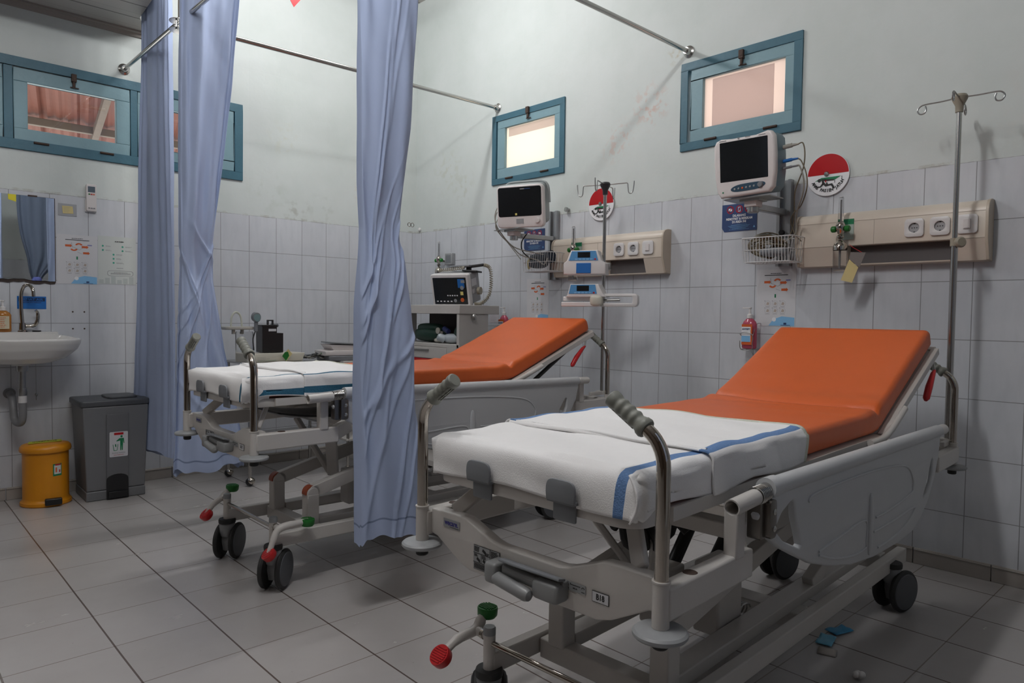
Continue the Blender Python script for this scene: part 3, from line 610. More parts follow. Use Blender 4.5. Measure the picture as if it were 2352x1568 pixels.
    m.beam((0.40, 0.14, 0.56+zt), (0.52, 0.05, 0.36), 0.05, 0.02); m.beam((0.46, -0.06, 0.56+zt), (0.50, -0.02, 0.36), 0.05, 0.02)
    m.bx(Lh-0.02, Lh+0.025, -0.33, 0.33, 0.53+zt, 0.58+zt)
    ch_ = m.build('chassis', t, bevel=0.005)
    for s in (1, -1): m = MB(rust); m.lathe([(0.011, 0), (0.013, 0.0012), (0.015, 0)], (0.105, s*0.348, 0.588+zt), n=18); m.lathe([(0, 0.0002), (0.011, 0.0003)], (0.105, s*0.348, 0.588+zt), n=18); m.build('socket_hole', ch_)
    # foot panel
    top = [(0.335, 0.592), (0.245, 0.594), (0.205, 0.592), (0.115, 0.558), (0.09, 0.553), (-0.09, 0.553), (-0.115, 0.558), (-0.205, 0.592), (-0.245, 0.594), (-0.335, 0.592)]
    bot = [(-0.335, 0.530), (-0.312, 0.526), (-0.225, 0.480), (-0.19, 0.470), (0.19, 0.470), (0.225, 0.480), (0.312, 0.526), (0.335, 0.530)]
    m = MB(enamel); m.plate([(-a, b+zt) for a, b in top+bot], (0.034, 0, 0), (0, -1, 0), (0, 0, 1), 0.034, bev=0.004, res=2)
    fp = m.build('foot_panel', t)
    fx = 0.0162
    lab = MB(discp); O = Vector((fx-0.0005, 0.2555, 0.569+zt)); R_, U_ = (0, -1, 0), (0, 0, 1)
    lab.plate(rr(-0.030, 0.030, -0.011, 0.010, 0.001), O, R_, U_, 0.001); lab.mat(mat('indigo ink', (0.035, 0.03, 0.22), 0.5)).text('wecare.', O+Vector((-0.0008, 0, 0.001)), R_, U_, 0.0185, sx=0.85, bold=0.0003)
    for q in range(8): lab.mat(ink).box(O+Vector((-0.0008, 0.004-q*0.0042, -0.0085)), (0.0004, 0.0033, 0.0011))
    q = lab.build('maker_label', fp, smooth=0); q['label'] = 'small grey maker label reading wecare.'
    lab = MB(discp); O = Vector((fx-0.0005, -0.136, 0.522+zt)); lab.plate(rr(-0.027, 0.027, -0.009, 0.009, 0.001), O, R_, U_, 0.001)
    lab.mat(ink).box(O+Vector((-0.0008, 0, 0.004)), (0.0004, 0.026, 0.0013)); lab.box(O+Vector((-0.0008, 0.0125, 0.0052)), (0.0004, 0.0016, 0.0030)); lab.text('HI-LO', O+Vector((-0.0008, 0, -0.0025)), R_, U_, 0.0045)
    for sy in (0.0205, -0.0205): lab.tube([O+Vector((-0.0008, sy+0.0035*math.cos(a), 0.0015+0.0035*math.sin(a))) for a in [i*PI/8 for i in range(9)]], 0.0006, 4); lab.box(O+Vector((-0.0008, sy, -0.005)), (0.0004, 0.008, 0.0010))
    lab.build('instruction_label', fp, smooth=0)
    lab = MB(ink); O = Vector((fx-0.0005, -0.2005, 0.5185+zt)); lab.box(O, (0.0006, 0.042, 0.0225)); lab.mat(paper).box(O+Vector((-0.0003, 0, 0)), (0.0006, 0.0395, 0.0200)); lab.mat(ink).text(code, O+Vector((-0.0009, 0, 0)), R_, U_, 0.0165, sx=0.82, bold=0.0003)
    q = lab.build('number_label', fp, smooth=0); q['label'] = 'white number label reading '+code
    # warning pictogram label
    lab = MB(ink); O = Vector((fx-0.0004, 0.130, 0.510+zt)); W_, H_ = 0.088, 0.058
    def bar(a0, a1, b0, b1, k=0): lab.box(O+Vector((-0.0006*k, -(a0+a1)/2, (b0+b1)/2)), (0.0006, abs(a1-a0), abs(b1-b0)))
    bar(-W_/2, W_/2, -H_/2, H_/2); lab.mat(discp); bar(-W_/2+0.0012, W_/2-0.0012, -H_/2+0.0012, H_/2-0.0012, 1); lab.mat(ink)
    bar(-W_/2, 0.012, 0.010, 0.0112, 2); bar(-W_/2, W_/2, -0.012, -0.0108, 2); bar(0.0115, 0.0127, -0.012, H_/2, 2); bar(-0.018, -0.0170, -0.012, 0.010, 2)
    rn = random.Random(5)
    for (a0, a1, b0, b1) in ((-0.041, -0.020, 0.014, 0.026), (-0.004, 0.010, 0.012, 0.017), (0.015, 0.041, 0.006, 0.026), (-0.041, -0.028, 0.002, 0.008), (-0.015, -0.001, 0.001, 0.008), (-0.041, 0.041, -0.026, -0.014)):
        z_ = b1
        while z_ > b0:
            bar(a0, a1-rn.random()*0.3*(a1-a0), z_, z_-0.0009, 2); z_ -= 0.0021
    for (ca, cb) in ((-0.008, 0.019), (-0.027, -0.004), (-0.006, -0.005), (0.024, -0.003)):
        lab.box(O+Vector((-0.0012, -ca, cb)), (0.0006, 0.011, 0.006), Matrix.Rotation(0.5, 4, 'X')); lab.box(O+Vector((-0.0012, -ca-0.004, cb-0.003)), (0.0006, 0.004, 0.006), Matrix.Rotation(-0.5, 4, 'X'))
    lab.build('warning_label', fp, smooth=0)
    # handle lever on the foot panel
    m = MB(leverm)
    m.bx(-0.004, 0.018, 0.055, 0.092, 0.492+zt, 0.530+zt); m.bx(-0.002, 0.018, -0.118, 0.055, 0.500+zt, 0.532+zt)
    m.ell((-0.002, -0.082, 0.507+zt), (0.022, 0.037, 0.021), e=0.35); m.plate([(-0.05, -0.008), (0.06, -0.014), (0.06, 0.010), (-0.05, 0.014)], (-0.003, 0.0, 0.515+zt), (0, -1, 0), (0, 0, 1), 0.030, bev=0.005)
    lv = m.build('lever_housing', fp, bevel=0.006, seg=3)
    m = MB(leverm); m.tube([(-0.020, 0.060, 0.500+zt), (-0.022, 0.052, 0.499+zt), (-0.026, -0.036, 0.490+zt), (-0.026, -0.045, 0.489+zt), (-0.026, -0.050, 0.489+zt)], [0.013, 0.0150, 0.0150, 0.0115, 0.003], 20); m.ell((-0.010, 0.073, 0.508+zt), (0.022, 0.018, 0.024), e=0.35); m.build('crank_grip', lv)
    m = MB(clipm); m.plate([(-0.055, 0.0), (0.122, 0.0), (0.122, 0.022), (0.06, 0.026), (0.0, 0.032), (-0.05, 0.026)], (0.0, 0, 0.537+zt), (0, -1, 0), (-1, 0, 0.25), 0.006, bev=0.002); m.build('lever_flap', lv)
    # corner sleeves, push handles, bumpers
    for e, (ue, sx_) in enumerate(((0.0, 1), (Lh, -1))):
        for s in (1, -1):
            m = MB(enamel); m.lathe([(0.013, 0.513), (0.0163, 0.513), (0.0163, 0.596), (0.0176, 0.597), (0.0176, 0.600), (0.0138, 0.600)], (ue, s*0.350, zt), n=24)
            m.cyl((ue, s*0.35, 0.508+zt), (ue, s*0.35, 0.5135+zt), 0.012, n=20); m.build('corner_sleeve', t)
            ph = thing('x', '', '') if False else None
            m = MB(chrome); pth = [(ue, s*0.350, 0.50+zt), (ue, s*0.350, 0.808+zt)]
            pth += [(ue, s*(0.350-0.075*(1-math.cos(a))), 0.808+0.075*math.sin(a)+zt) for a in [0.12+i*(1.0-0.12)/6 for i in range(7)]]
            a = 1.0; d = Vector((0, -s*math.sin(a), math.cos(a))); pe = Vector(pth[-1]); g0 = pe+d*0.004; g1 = pe+d*0.102
            pth.append(tuple(g0+d*0.01)); m.tube(pth, 0.0134, 22); h = m.build('push_handle', t)
            m = MB(gripm); grip_lathe(m, g0, g1); m.build('rubber_grip', h)
            m = MB(discp); m.lathe([(0.0, 0.498), (0.040, 0.498), (0.048, 0.500), (0.0515, 0.504), (0.0512, 0.509), (0.047, 0.513), (0.020, 0.5165), (0.0, 0.517)], (ue, s*0.350, zt-0.004), n=40); bd = m.build('bumper_disc', t)
            m = MB(rubber); m.lathe([(0, 0.478), (0.013, 0.478), (0.0158, 0.481), (0.0158, 0.497), (0, 0.497)], (ue, s*0.350, zt-0.004), n=20); m.build('bumper_plug', bd)
    # mattress platform
    out = []
    r_ = 0.055; Wp = 0.298
    for cx, cy, a in ((-0.006+r_, -Wp+r_, PI), (-0.006+r_, Wp-r_, PI/2)):
        q = [(cx+r_*math.cos(a+(PI/2)*i/5), cy+r_*math.sin(a+(PI/2)*i/5)) for i in range(6)]
        out += q if a == PI else q
    fr = [(bend[0], -Wp)]+[(0.049-0.055*math.sin(PI/2*i/6), -Wp+0.055-0.055*math.cos(PI/2*i/6)) for i in range(7)]+[(0.049-0.055*math.cos(PI/2*i/6), Wp-0.055+0.055*math.sin(PI/2*i/6)) for i in range(7)]+[(bend[0], Wp)]
    m = MB(enamel); m.plate(fr, (0, 0, 0.692+zt), (1, 0, 0), (0, 1, 0), 0.032, bev=0.004)
    for s in (1, -1):
        m.bx(0.10, bend[0]-0.02, s*0.286, s*0.312, 0.680+zt, 0.708+zt)
    m.build('mattress_platform', t)
    m = MB(clipm)
    b0 = Vector((bend[0], 0, 0.70+zt)); b1 = Vector((head[0], 0, head[1]-0.088)); d = (b1-b0).normalized(); n_ = Vector((-d.z, 0, d.x))
    m = MB(enamel); m.plate(rr(0.0, (b1-b0).length, -0.305, 0.305, 0.05), b0+n_*0.002, d, (0, 1, 0), 0.014, bev=0.003)
    for s in (1, -1): m.beam(b0+Vector((0, s*0.307, 0))+d*0.0, b1+Vector((0, s*0.307, 0)), 0.026, 0.026)
    m.beam(b1+Vector((0, 0.307, 0)), b1+Vector((0, -0.307, 0)), 0.026, 0.026, up=d)
    br = m.build('backrest_frame', t, bevel=0.004)
    m = MB(enamel)
    for s in (1, -1): m = MB(enamel); m.tube(smooth_path([(bend[0]-0.16, s*0.322, 0.700+zt), (bend[0]-0.04, s*0.322, 0.702+zt), tuple(b0+d*0.05+Vector((0, s*0.322, 0.004))), tuple(b0+d*0.20+Vector((0, s*0.322, 0)))], 6), 0.011, 12); m.build('bend_rail', br)
    m = MB(black); p = b0+d*0.50+Vector((0, -0.25, -0.03)); q = b0+d*0.22+Vector((0, -0.25, -0.085)); m.cyl(p, q, 0.011, n=12); m.mat(steel).cyl(q, q+(q-p)*0.35, 0.006, n=10); m.build('gas_strut', br)
    m = MB(redp); p = b1-d*0.10+Vector((0, -0.325, -0.030)); m.tube([p+Vector((0.015, 0, 0)), p+Vector((-0.005, 0, -0.012)), p+Vector((-0.055, 0, -0.060)), p+Vector((-0.085, 0, -0.098)), p+Vector((-0.092, 0, -0.106))], [0.005, 0.009, 0.013, 0.012, 0.006], 14)
    m.mat(steel).cyl(p+Vector((0.012, 0, 0)), p+Vector((0.03, 0.01, 0.03)), 0.005, n=10); q = m.build('release_lever', br); q['label'] = 'red backrest release lever'
    m = MB(steel); m.bx(-0.02, 0.02, -0.001, 0.001, -0.02, 0.02)
    # mattress stop clips at the foot end
    for v in (0.116, -0.128):
        m = MB(clipm)
        pr = [(0.030, 0.668), (-0.006, 0.668), (-0.0085, 0.70), (-0.0085, 0.715), (-0.014, 0.722), (-0.016, 0.738)]
        prof = [(0.0-0.0, 0.664), (0.0, 0.704)]
        m.plate(rr(-0.030, 0.030, 0.664, 0.712, 0.004), (-0.0125, v, zt), (0, -1, 0), (0, 0, 1), 0.005, bev=0.001)
        m.plate([(-0.037, 0.706), (0.037, 0.706)]+[(0.039*math.copysign(abs(math.cos(a))**0.45, math.cos(a)), 0.712+0.040*math.sin(a)**0.45) for a in [PI*(0.02+0.96*i/16) for i in range(17)]], (-0.0265, v, zt), (0, -1, 0), (0, 0, 1), 0.006, bev=0.0015)
        m.bx(-0.028, -0.010, v-0.036, v+0.036, 0.703+zt, 0.709+zt)
        m.build('mattress_clip', t, bevel=0.001)
    # --- side rails
    rp = [(0.352, 0.700), (0.352, 0.738), (0.380, 0.742), (1.700, 0.716), (1.712, 0.705), (1.706, 0.66), (1.690, 0.600), (1.655, 0.545), (1.585, 0.476), (1.50, 0.430), (1.408, 0.402), (1.25, 0.398), (1.03, 0.408), (0.85, 0.430), (0.70, 0.464), (0.58, 0.500), (0.486, 0.541), (0.40, 0.580), (0.347, 0.612), (0.305, 0.645), (0.290, 0.672)]
    rp = [(0.356, 0.728), (1.705, 0.703)] + rp[5:]
    hole1 = [(0.466, 0.674), (0.452, 0.672), (0.405, 0.655), (0.380, 0.632), (0.382, 0.618), (0.420, 0.590), (0.505, 0.556), (0.516, 0.560), (0.508, 0.580), (0.484, 0.625), (0.474, 0.668)]
    hole2 = [(1.612, 0.612), (1.598, 0.600), (1.560, 0.545), (1.518, 0.498), (1.524, 0.490), (1.560, 0.500), (1.600, 0.530), (1.620, 0.565), (1.622, 0.605)]
    for s in ((-1, 1) if rail2 else (-1,)):
        yr = s*0.388
        m = MB(railp); m.plate([(a, b+zt) for a, b in rp], (0, yr, 0), (1, 0, 0), (0, 0, 1), 0.020, holes=[[(a, b+zt) for a, b in hole1], [(a, b+zt) for a, b in hole2]], bev=0.006, res=3)
        m.cyl((0.350, yr, 0.7190+zt), (1.708, yr, 0.694+zt), 0.0205, n=22)
        m.cyl((0.342, yr, 0.7192+zt), (0.385, yr, 0.7188+zt), 0.0230, n=22)
        yo = yr+s*0.010
        def ridge(P, r=0.0036): m.tube(smooth_path([(a, yo, b+zt) for a, b in P], 5), r, 8)
        ridge([(0.548, 0.655), (0.60, 0.668), (0.95, 0.662), (1.20, 0.645), (1.330, 0.622), (1.385, 0.580), (1.390, 0.548), (1.360, 0.532), (1.15, 0.520), (1.035, 0.522)])
        ridge([(1.02, 0.484), (1.20, 0.480), (1.40, 0.482), (1.41, 0.470), (1.33, 0.440), (1.20, 0.428), (1.06, 0.430)])
        ridge([(0.62, 0.520), (0.78, 0.528), (0.95, 0.530), (0.96, 0.470), (0.955, 0.452), (0.85, 0.455), (0.72, 0.480), (0.62, 0.512)])
        m.ell((0.988, yo, 0.512+zt), (0.014, 0.008, 0.088), e=0.7)
        sr = m.build('side_rail', t)
        m = MB(enamel); m.tube([(0.190, yr+0.0, 0.7055+zt), (0.292, yr, 0.7095+zt)], 0.0172, 24, caps=False); m.tube([(0.292, yr, 0.7095+zt), (0.190, yr, 0.7055+zt)], 0.0145, 24, caps=False)
        m.lathe([(0.0145, 0), (0.0172, 0)], (0.190, yr, 0.7055+zt), (1, 0, 0), 24, caps=False)
        m.build('rail_tube', t)
        m = MB(enamel); m.bx(0.250, 0.286, s*0.340, s*0.372, 0.580+zt, 0.698+zt); m.build('rail_post', t, bevel=0.004)
        m = MB(enamel); m.bx(1.745, 1.78, s*0.340, s*0.372, 0.575+zt, 0.680+zt); m.cyl((1.715, yr, 0.694+zt), (1.79, yr, 0.692+zt), 0.018, n=18); m.build('rail_post', t, bevel=0.004)
        m = MB(stain); m.cyl((0.288, yr, 0.7095+zt), (0.345, yr, 0.7175+zt), 0.0155, n=20)
        for k in range(7): m.tube([(0.296+k*0.0062, yr+0.0180*math.cos(a), 0.711+zt+0.0180*math.sin(a)) for a in [i*2*PI/20 for i in range(20)]], 0.0021, 6, closed=True)
        m.mat(darkst).plate(rr(0.318, 0.350, 0.618, 0.700, 0.010), (0, yr+s*0.006, zt), (1, 0, 0), (0, 0, 1), 0.034, bev=0.002)
        m.plate(rr(0.296, 0.33, 0.618, 0.700, 0.008), (0, yr-s*0.004, zt), (1, 0, 0), (0, 0, 1), 0.030, bev=0.002)
        m.mat(stain)
        for zz in (0.638, 0.674): m.lathe([(0.0, 0.004), (0.0045, 0.003), (0.007, 0.001), (0.007, 0.0)], (0.338, yr+s*0.023, zz+zt), (0, s, 0), 14)
        m.build('rail_spring_hinge', t)
    return t, b0, d, n_
BA = (-2.3888, -3.7441, math.radians(2.192)); BB = (-2.3845, -1.9972, math.radians(-0.349))
bedA, a0, ad, an = make_bed('cream hospital bed with grey side rails, nearest bed, foot label B18', *BA, 0.0, 2.11, 'B18', (1.375, 0.785), (1.985, 1.052), (0.008, 0.282, 0.232))
bedB, b0_, bd_, bn_ = make_bed('cream hospital bed further back behind the middle curtain, foot label B17', *BB, 0.05, 2.0, 'B17', (1.325, 0.835), (1.915, 1.075), (0.055, 0.282, 0.198))
# ---------------------------------------------------------------- mattresses and towels (own things, placed in the bed frames)
def spot(name, label, cat, B, group=None): return thing(name, label, cat, (B[0], B[1], 0), B[2], group)
def mattress(label, B, dz, bend, head):
    t = spot('mattress', label, 'mattress', B, 'orange mattresses on the beds')
    zb, th = 0.7105+dz, 0.074; W_ = 0.296
    p0 = Vector((0.004, 0, zb)); p1 = Vector((bend[0], 0, zb)); hd = Vector((head[0]-p1.x, 0, head[1]-th*0.92-zb)); L1 = p1.x-p0.x; L2 = hd.length; ang = math.atan2(hd.z, hd.x)
    def centre(s):     # bottom-line point and tangent angle with a soft bend
        q = s-L1; k = 1/(1+math.exp(-q/0.020)); a = ang*k
        if q < -0.12: return p0+Vector((s, 0, 0)), 0.0
        x = p1+Vector((-0.12, 0, 0)); st = (q+0.12)/12
        for i in range(12):
            qq = -0.12+st*(i+.5); aa = ang/(1+math.exp(-qq/0.020)); x = x+Vector((math.cos(aa), 0, math.sin(aa)))*st
        return x, a
    m = MB(orange); L = L1+L2; NU, NV = 110, 44
    sec = rr(-W_, W_, 0, th, 0.020, 5)
    # resample the section outline
    per = []
    for i in range(len(sec)):
        a, b = Vector((*sec[i], 0)), Vector((*sec[(i+1) % len(sec)], 0)); k = max(1, int((b-a).length/0.022))
        per += [a.lerp(b, j/k) for j in range(k)]
    K = len(per)
    rn = random.Random(3)
    def fn(u, v):
        s = L*v; e = min(s, L-s); c, a = centre(s); q = per[int(round(u*K)) % K]
        k = math.sqrt(max(0.0, 1-((0.018-e)/0.018)**2)) if e < 0.018 else 1.0
        y = q.x*(1-0.0*k) - math.copysign(0.014*(1-k), q.x); z = th/2+(q.y-th/2)*(0.55+0.45*k)
        top = max(0, (z-th*0.5)/(th*0.5)); sd = abs(q.x)/W_
        dq = s-L1
        z -= top*0.016*math.exp(-((dq-0.004+0.03*math.cos(q.x*6))/0.016)**2)*(1 if True else 0)
        z += top*0.007*math.exp(-((dq+0.045)/0.03)**2)+top*0.006*math.exp(-((dq-0.06)/0.035)**2)
        z += 0.0018*math.sin(s*37+q.x*9)*top*math.exp(-(dq/0.25)**2)
        if sd > 0.93: y += math.copysign(0.0035*math.sin(s*95+z*20), q.x)*math.exp(-((dq+0.02)/0.10)**2)
        return c+Vector((-math.sin(a)*z, y, math.cos(a)*z))
    m.grid(fn, K, NU, cu=True); n0 = K
    m.f.append(list(range(0, K))[::-1]); m.mi.append(0); m.f.append(list(range(NU*K, (NU+1)*K))); m.mi.append(0)
    m.build('cover', t, smooth=50)
    return t
mattress('orange vinyl mattress raised at the head on the nearest bed', BA, 0.0, (1.375, 0.785), (1.985, 1.052))
mattress('orange vinyl mattress raised at the head on the far bed', BB, 0.05, (1.325, 0.835), (1.915, 1.075))
def towel(label, B, dz, st, fold, end, sp):
    t = spot('bath_towel', label, 'towel', B, 'white towels on the beds')
    zt = 0.7845+dz; zb = 0.712+dz; W_ = 0.302
    def sheet(u0, u1, lift, front, skew, w_, stripes, drop, hemw=0.010, nm='towel_layer', hang=0.0):
        m = MB(towelw); zl = zt+lift
        # arclength across: from far side bottom over the top to near side bottom
        hs = zl-zb+drop; tot = 2*hs+2*w_; r = 0.022
        def cross(s):
            d = s-hs
            if d < 0: return Vector((0, w_, zl+d)), Vector((0, 1, 0))
            if d > 2*w_: return Vector((0, -w_, zl-(d-2*w_))), Vector((0, -1, 0))
            return Vector((0, w_-d, zl)), Vector((0, 0, 1))
        def cr(s):       # rounded corner
            p, n = cross(s); 
            for c in (hs, hs+2*w_):
                d = s-c
                if abs(d) < r:
                    a, _ = cross(c-r); b, _ = cross(c+r); k, _ = cross(c); tt = (d+r)/(2*r); p = a*(1-tt)**2+k*2*tt*(1-tt)+b*tt*tt; na = cross(c-r)[1]; nb = cross(c+r)[1]; n = (na*(1-tt)+nb*tt).normalized()
            return p, n
        fl = (zl-zb+0.010) if front else 0.0; LU = (u1-u0)+fl-(0.0154 if front else 0)
        def fn(u, v):
            s = tot*u; q = LU*v; p, n = cr(s); off = 0.0
            if front and q < fl:
                dd = fl-q; rr_ = 0.022; yy = max(-w_, min(w_, p.y)); side = max(0.0, zl-p.z)
                # front apron: falls down at the foot end, side cloth tucked in
                x = u0-0.010; z = zl-dd
                if dd < 2*rr_ and side < 0.004:
                    tt = dd/(2*rr_); x = (u0+rr_*0.7)*(1-tt)**2+(u0-0.010)*(1-(1-tt)**2); z = zl-2*rr_*tt*tt
                wv = (0.005*math.sin(yy*19+dd*50)+0.002*math.sin(yy*47))*min(1, dd/0.05)
                low = 0.006*math.sin(yy*13+1.0)*min(1, dd/0.05)
                if side > 0.0: x = x+min(0.05, side*0.35)*0.5; z = max(zb-0.014, z-side*0.25)
                return Vector((x-0.002+wv*0.45, yy*(1-0.02*dd/0.07), z+low))
            x = u0+(0.0154 if front else 0)+(q-fl)+skew*(p.y/w_)*(1 if q > fl+0.02 else 0)
            wv = 0.0028*math.sin(x*31+s*14)+0.0022*math.sin(x*13-s*23)
            if abs(p.y) > w_-0.001: wv += 0.004*math.sin(x*22+p.z*30); wv = max(wv, -0.001)
            edge = math.exp(-((LU-q)/0.012)**2)*0.006
            low = 0.006*math.sin(x*17) if p.z < zb+0.02 else 0
            return Vector((x, p.y, p.z+low))+n*(max(wv, -0.0015)+0.004+edge*0.4)
        def mf(u, v):
            s = tot*u; q = LU*v; yy = s-hs-w_
            if v > 1-hemw/LU: return hemm
            for (c, wd, a, b) in stripes:
                if abs(yy-c) < wd/2 and a <= q <= b: return sp
            return towelw
        m.grid(fn, 150, max(20, int(LU/0.006)), matfn=mf)
        return m.build(nm, t, smooth=180, solid=0.004)
    sheet(0.0, fold+0.02, 0.0, True, 0.0, W_, st[0], 0.0, nm='lower_layer', hemw=0.0)
    sheet(fold, end, 0.009, False, -0.012, W_+0.006, st[1], 0.002, nm='folded_layer')
    # rolled fold edges
    m = MB(towelw); m.tube([(fold+0.004-0.012*(y_/0.3), y_, zt+0.010+0.0015*math.sin(y_*20)) for y_ in [-0.286+0.572*i/40 for i in range(41)]], 0.0055, 8); m.build('rolled_hem', t); m = MB(hemm); m.tube([(end-0.012*(y_/0.3), y_, zt+0.0125+0.0012*math.sin(y_*25)) for y_ in [-0.286+0.572*i/40 for i in range(41)]], 0.0048, 8)
    m.build('rolled_hem', t)
    # tucked corner at the foot end, near side
    m = MB(towelw)
    def cn(u, v):
        th = PI*(0.95*u); return Vector((-0.020+0.100*v-0.010*math.sin(th)*(1-v), -0.280-0.034*math.sin(0.25+th*0.85)*(1-0.35*v), 0.787+dz-0.092*u+0.006*math.sin(v*9)*u))
    m.grid(cn, 20, 24); m.build('tucked_corner', t, smooth=180, solid=0.004)
    return t
towel('white towel with blue stripes draped over the foot of the nearest bed', BA, 0.0,
      ([(0.268, 0.022, 0.0, 9)], [(0.292, 0.026, 0.0, 9), (-0.283, 0.022, 0.0, 9)]), 0.255, 0.727, stripeA)
towel('white towel with teal stripes draped over the foot of the far bed', BB, 0.05,
      ([(0.268, 0.015, 0.0, 9), (0.357, 0.022, 0.08, 9)], [(0.306, 0.004, 0.0, 9), (0.366, 0.022, 0.0, 9), (-0.295, 0.010, 0, 9)]), 0.215, 0.585, stripeB)
# restraint strap bundle lying under bed A
t = spot('restraint_strap', 'black strap bundle hanging under the nearest bed behind the foot panel', 'strap', BA)
m = MB(rubber); rn = random.Random(11)
for k in range(7):
    m.tube(smooth_path([(0.42+0.02*k+rn.uniform(-.02, .02), 0.06-0.05*j*0.5+rn.uniform(-.02, .02), 0.50+0.035*math.sin(j*1.9+k)+rn.uniform(0, .02)) for j in range(6)], 4), rn.uniform(0.009, 0.014), 8)
m.build('webbing', t)

t = spot('restraint_strap', 'black cloth strap slung under the mattress platform of the far bed', 'strap', BB)
m = MB(black); m.grid(lambda u, v: (0.16+0.62*u, -0.22+0.30*v+0.02*math.sin(u*5), 0.685-0.035*math.sin(PI*u)-0.02*math.sin(u*9)*math.sin(PI*v)), 30, 10); m.build('webbing', t, smooth=180, solid=0.006)
# ---------------------------------------------------------------- things on and by the walls (local: x right, y into the wall, z up)
def onR(name, label, cat, y, z, off=0.0, yaw=0.0, group=None): return thing(name, label, cat, (-off, y, z), -PI/2+yaw, group)
def onL(name, label, cat, x, z, off=0.0, yaw=0.0, group=None): return thing(name, label, cat, (x, -off, z), yaw, group)
FX, FZ = (1, 0, 0), (0, 0, 1)
def rect(m, mt, a0, a1, b0, b1, y): m.mat(mt).add([(a0, y, b0), (a1, y, b0), (a1, y, b1), (a0, y, b1)], [(0, 1, 2, 3)])
def poly(m, mt, P, y): m.mat(mt).add([(a, y, b) for a, b in P], [tuple(range(len(P)))])
def ring(m, mt, cx, cz, r0, r1, y, n=28, sx=1.0):
    m.mat(mt); m.add([(cx+r*math.cos(2*PI*i/n)*sx, y, cz+r*math.sin(2*PI*i/n)) for r in (r0, r1) for i in range(n)], [(i, (i+1) % n, n+(i+1) % n, n+i) for i in range(n)])
def lines(m, mt, a0, a1, b1, b0, step, th, y, seed=1, centre=False):
    rn = random.Random(seed); z = b1
    while z > b0:
        w_ = (a1-a0)*rn.uniform(0.55, 1.0); s_ = (a0+a1-w_)/2 if centre else a0
        x = s_
        while x < s_+w_-0.001:
            l = min(rn.uniform(0.004, 0.012)*(step/0.006), s_+w_-x); rect(m, mt, x, x+l*0.85, z-th, z, y); x += l
        z -= step
# --- bed head panels
def head_panel(label, y, w_, plugs, sw, slot):
    t = onR('bed_head_panel', label, 'wall panel', y, 1.330, 0.0, group='beige bed head panels')
    pf = [(0, 0), (-0.046, 0.004), (-0.078, 0.092), (-0.078, 0.205), (-0.072, 0.228), (-0.055, 0.245), (-0.03, 0.252), (0, 0.252)]
    def ext(m, x0, x1, p): k = len(p); m.add([(x, a, b) for x in (x0, x1) for a, b in p], [(i, (i+1) % k, k+(i+1) % k, k+i) for i in range(k)]+[tuple(range(k)), tuple(range(k, 2*k))])
    m = MB(cream); s0, s1 = slot
    lo = [(0, 0), (-0.046, 0.004), (-0.0775, 0.0915), (0, 0.0915)]; upp = [(0, 0.092), (-0.078, 0.092), (-0.078, 0.205), (-0.072, 0.228), (-0.055, 0.245), (-0.03, 0.252), (0, 0.252)]
    ext(m, 0.012, s0, lo); ext(m, s1, w_-0.012, lo); ext(m, 0.012, w_-0.012, upp); ext(m, s0, s1, [(0, 0), (-0.046, 0.004), (-0.048, 0.010), (0, 0.010)])
    body = m.build('panel_body', t, smooth=40)
    m = MB(mat('dark panel recess', (0.10, 0.09, 0.09), 0.6)); m.bx(s0, s1, -0.03, -0.005, 0.010, 0.0915); m.build('recess', t)
    g_ = mat('beige seam', (0.40, 0.34, 0.28), 0.5); m = MB(g_)
    for z_ in (0.094, 0.204): m.bx(0.012, w_-0.012, -0.0790, -0.078, z_-0.0006, z_+0.0006)
    m.bx(w_*0.45, w_*0.45+0.0012, -0.079, -0.078, 0.095, 0.203); m.build('seam', t)
    for x in (0.0, w_-0.012):
        m = MB(mat('tan end cap', (0.52, 0.44, 0.35), 0.4)); ext(m, x, x+0.012, [(a*1.03-0.002 if a else 0, b*1.01) for a, b in pf]); m.build('end_cap', t, bevel=0.002)
    for i, px in enumerate(plugs):
        m = MB(white); m.plate(rr(px-0.038, px+0.038, 0.113, 0.191, 0.014), (0, -0.083, 0), FX, FZ, 0.010, holes=[circ(px, 0.152, 0.021, 24)], bev=0.002)
        so = m.build('power_socket', t)
        m = MB(mat('socket grey', (0.36, 0.36, 0.37), 0.4)); m.cyl((px, -0.079, 0.152), (px, -0.0785, 0.152), 0.021, n=24); m.build('socket_well', so)
        m = MB(ink)
        for q in (-0.0095, 0.0095, 0): m.cyl((px+q, -0.0795, 0.152), (px+q, -0.0800, 0.152), 0.0024, n=10)
        m.box((px, -0.080, 0.170), (0.006, 0.002, 0.004)); m.box((px, -0.080, 0.134), (0.006, 0.002, 0.004)); m.build('pin_hole', so, smooth=0)
    m = MB(white); m.plate(rr(sw-0.038, sw+0.038, 0.113, 0.191, 0.014), (0, -0.083, 0), FX, FZ, 0.010, bev=0.002); so = m.build('light_switch', t)
    m = MB(pinkw); m.box((sw, -0.090, 0.152), (0.026, 0.006, 0.040)); m.mat(ink).box((sw, -0.0935, 0.134), (0.020, 0.001, 0.0012)); m.build('rocker', so, bevel=0.002)
    return t
hpN = head_panel('long beige head panel with oxygen outlet behind the nearest bed', -3.262, 0.802, [0.528, 0.627], 0.727, (0.245, 0.680))
hpF = head_panel('long beige head panel with oxygen outlet behind the far bed', -1.625, 0.872, [0.560, 0.665], 0.770, (0.455, 0.735))
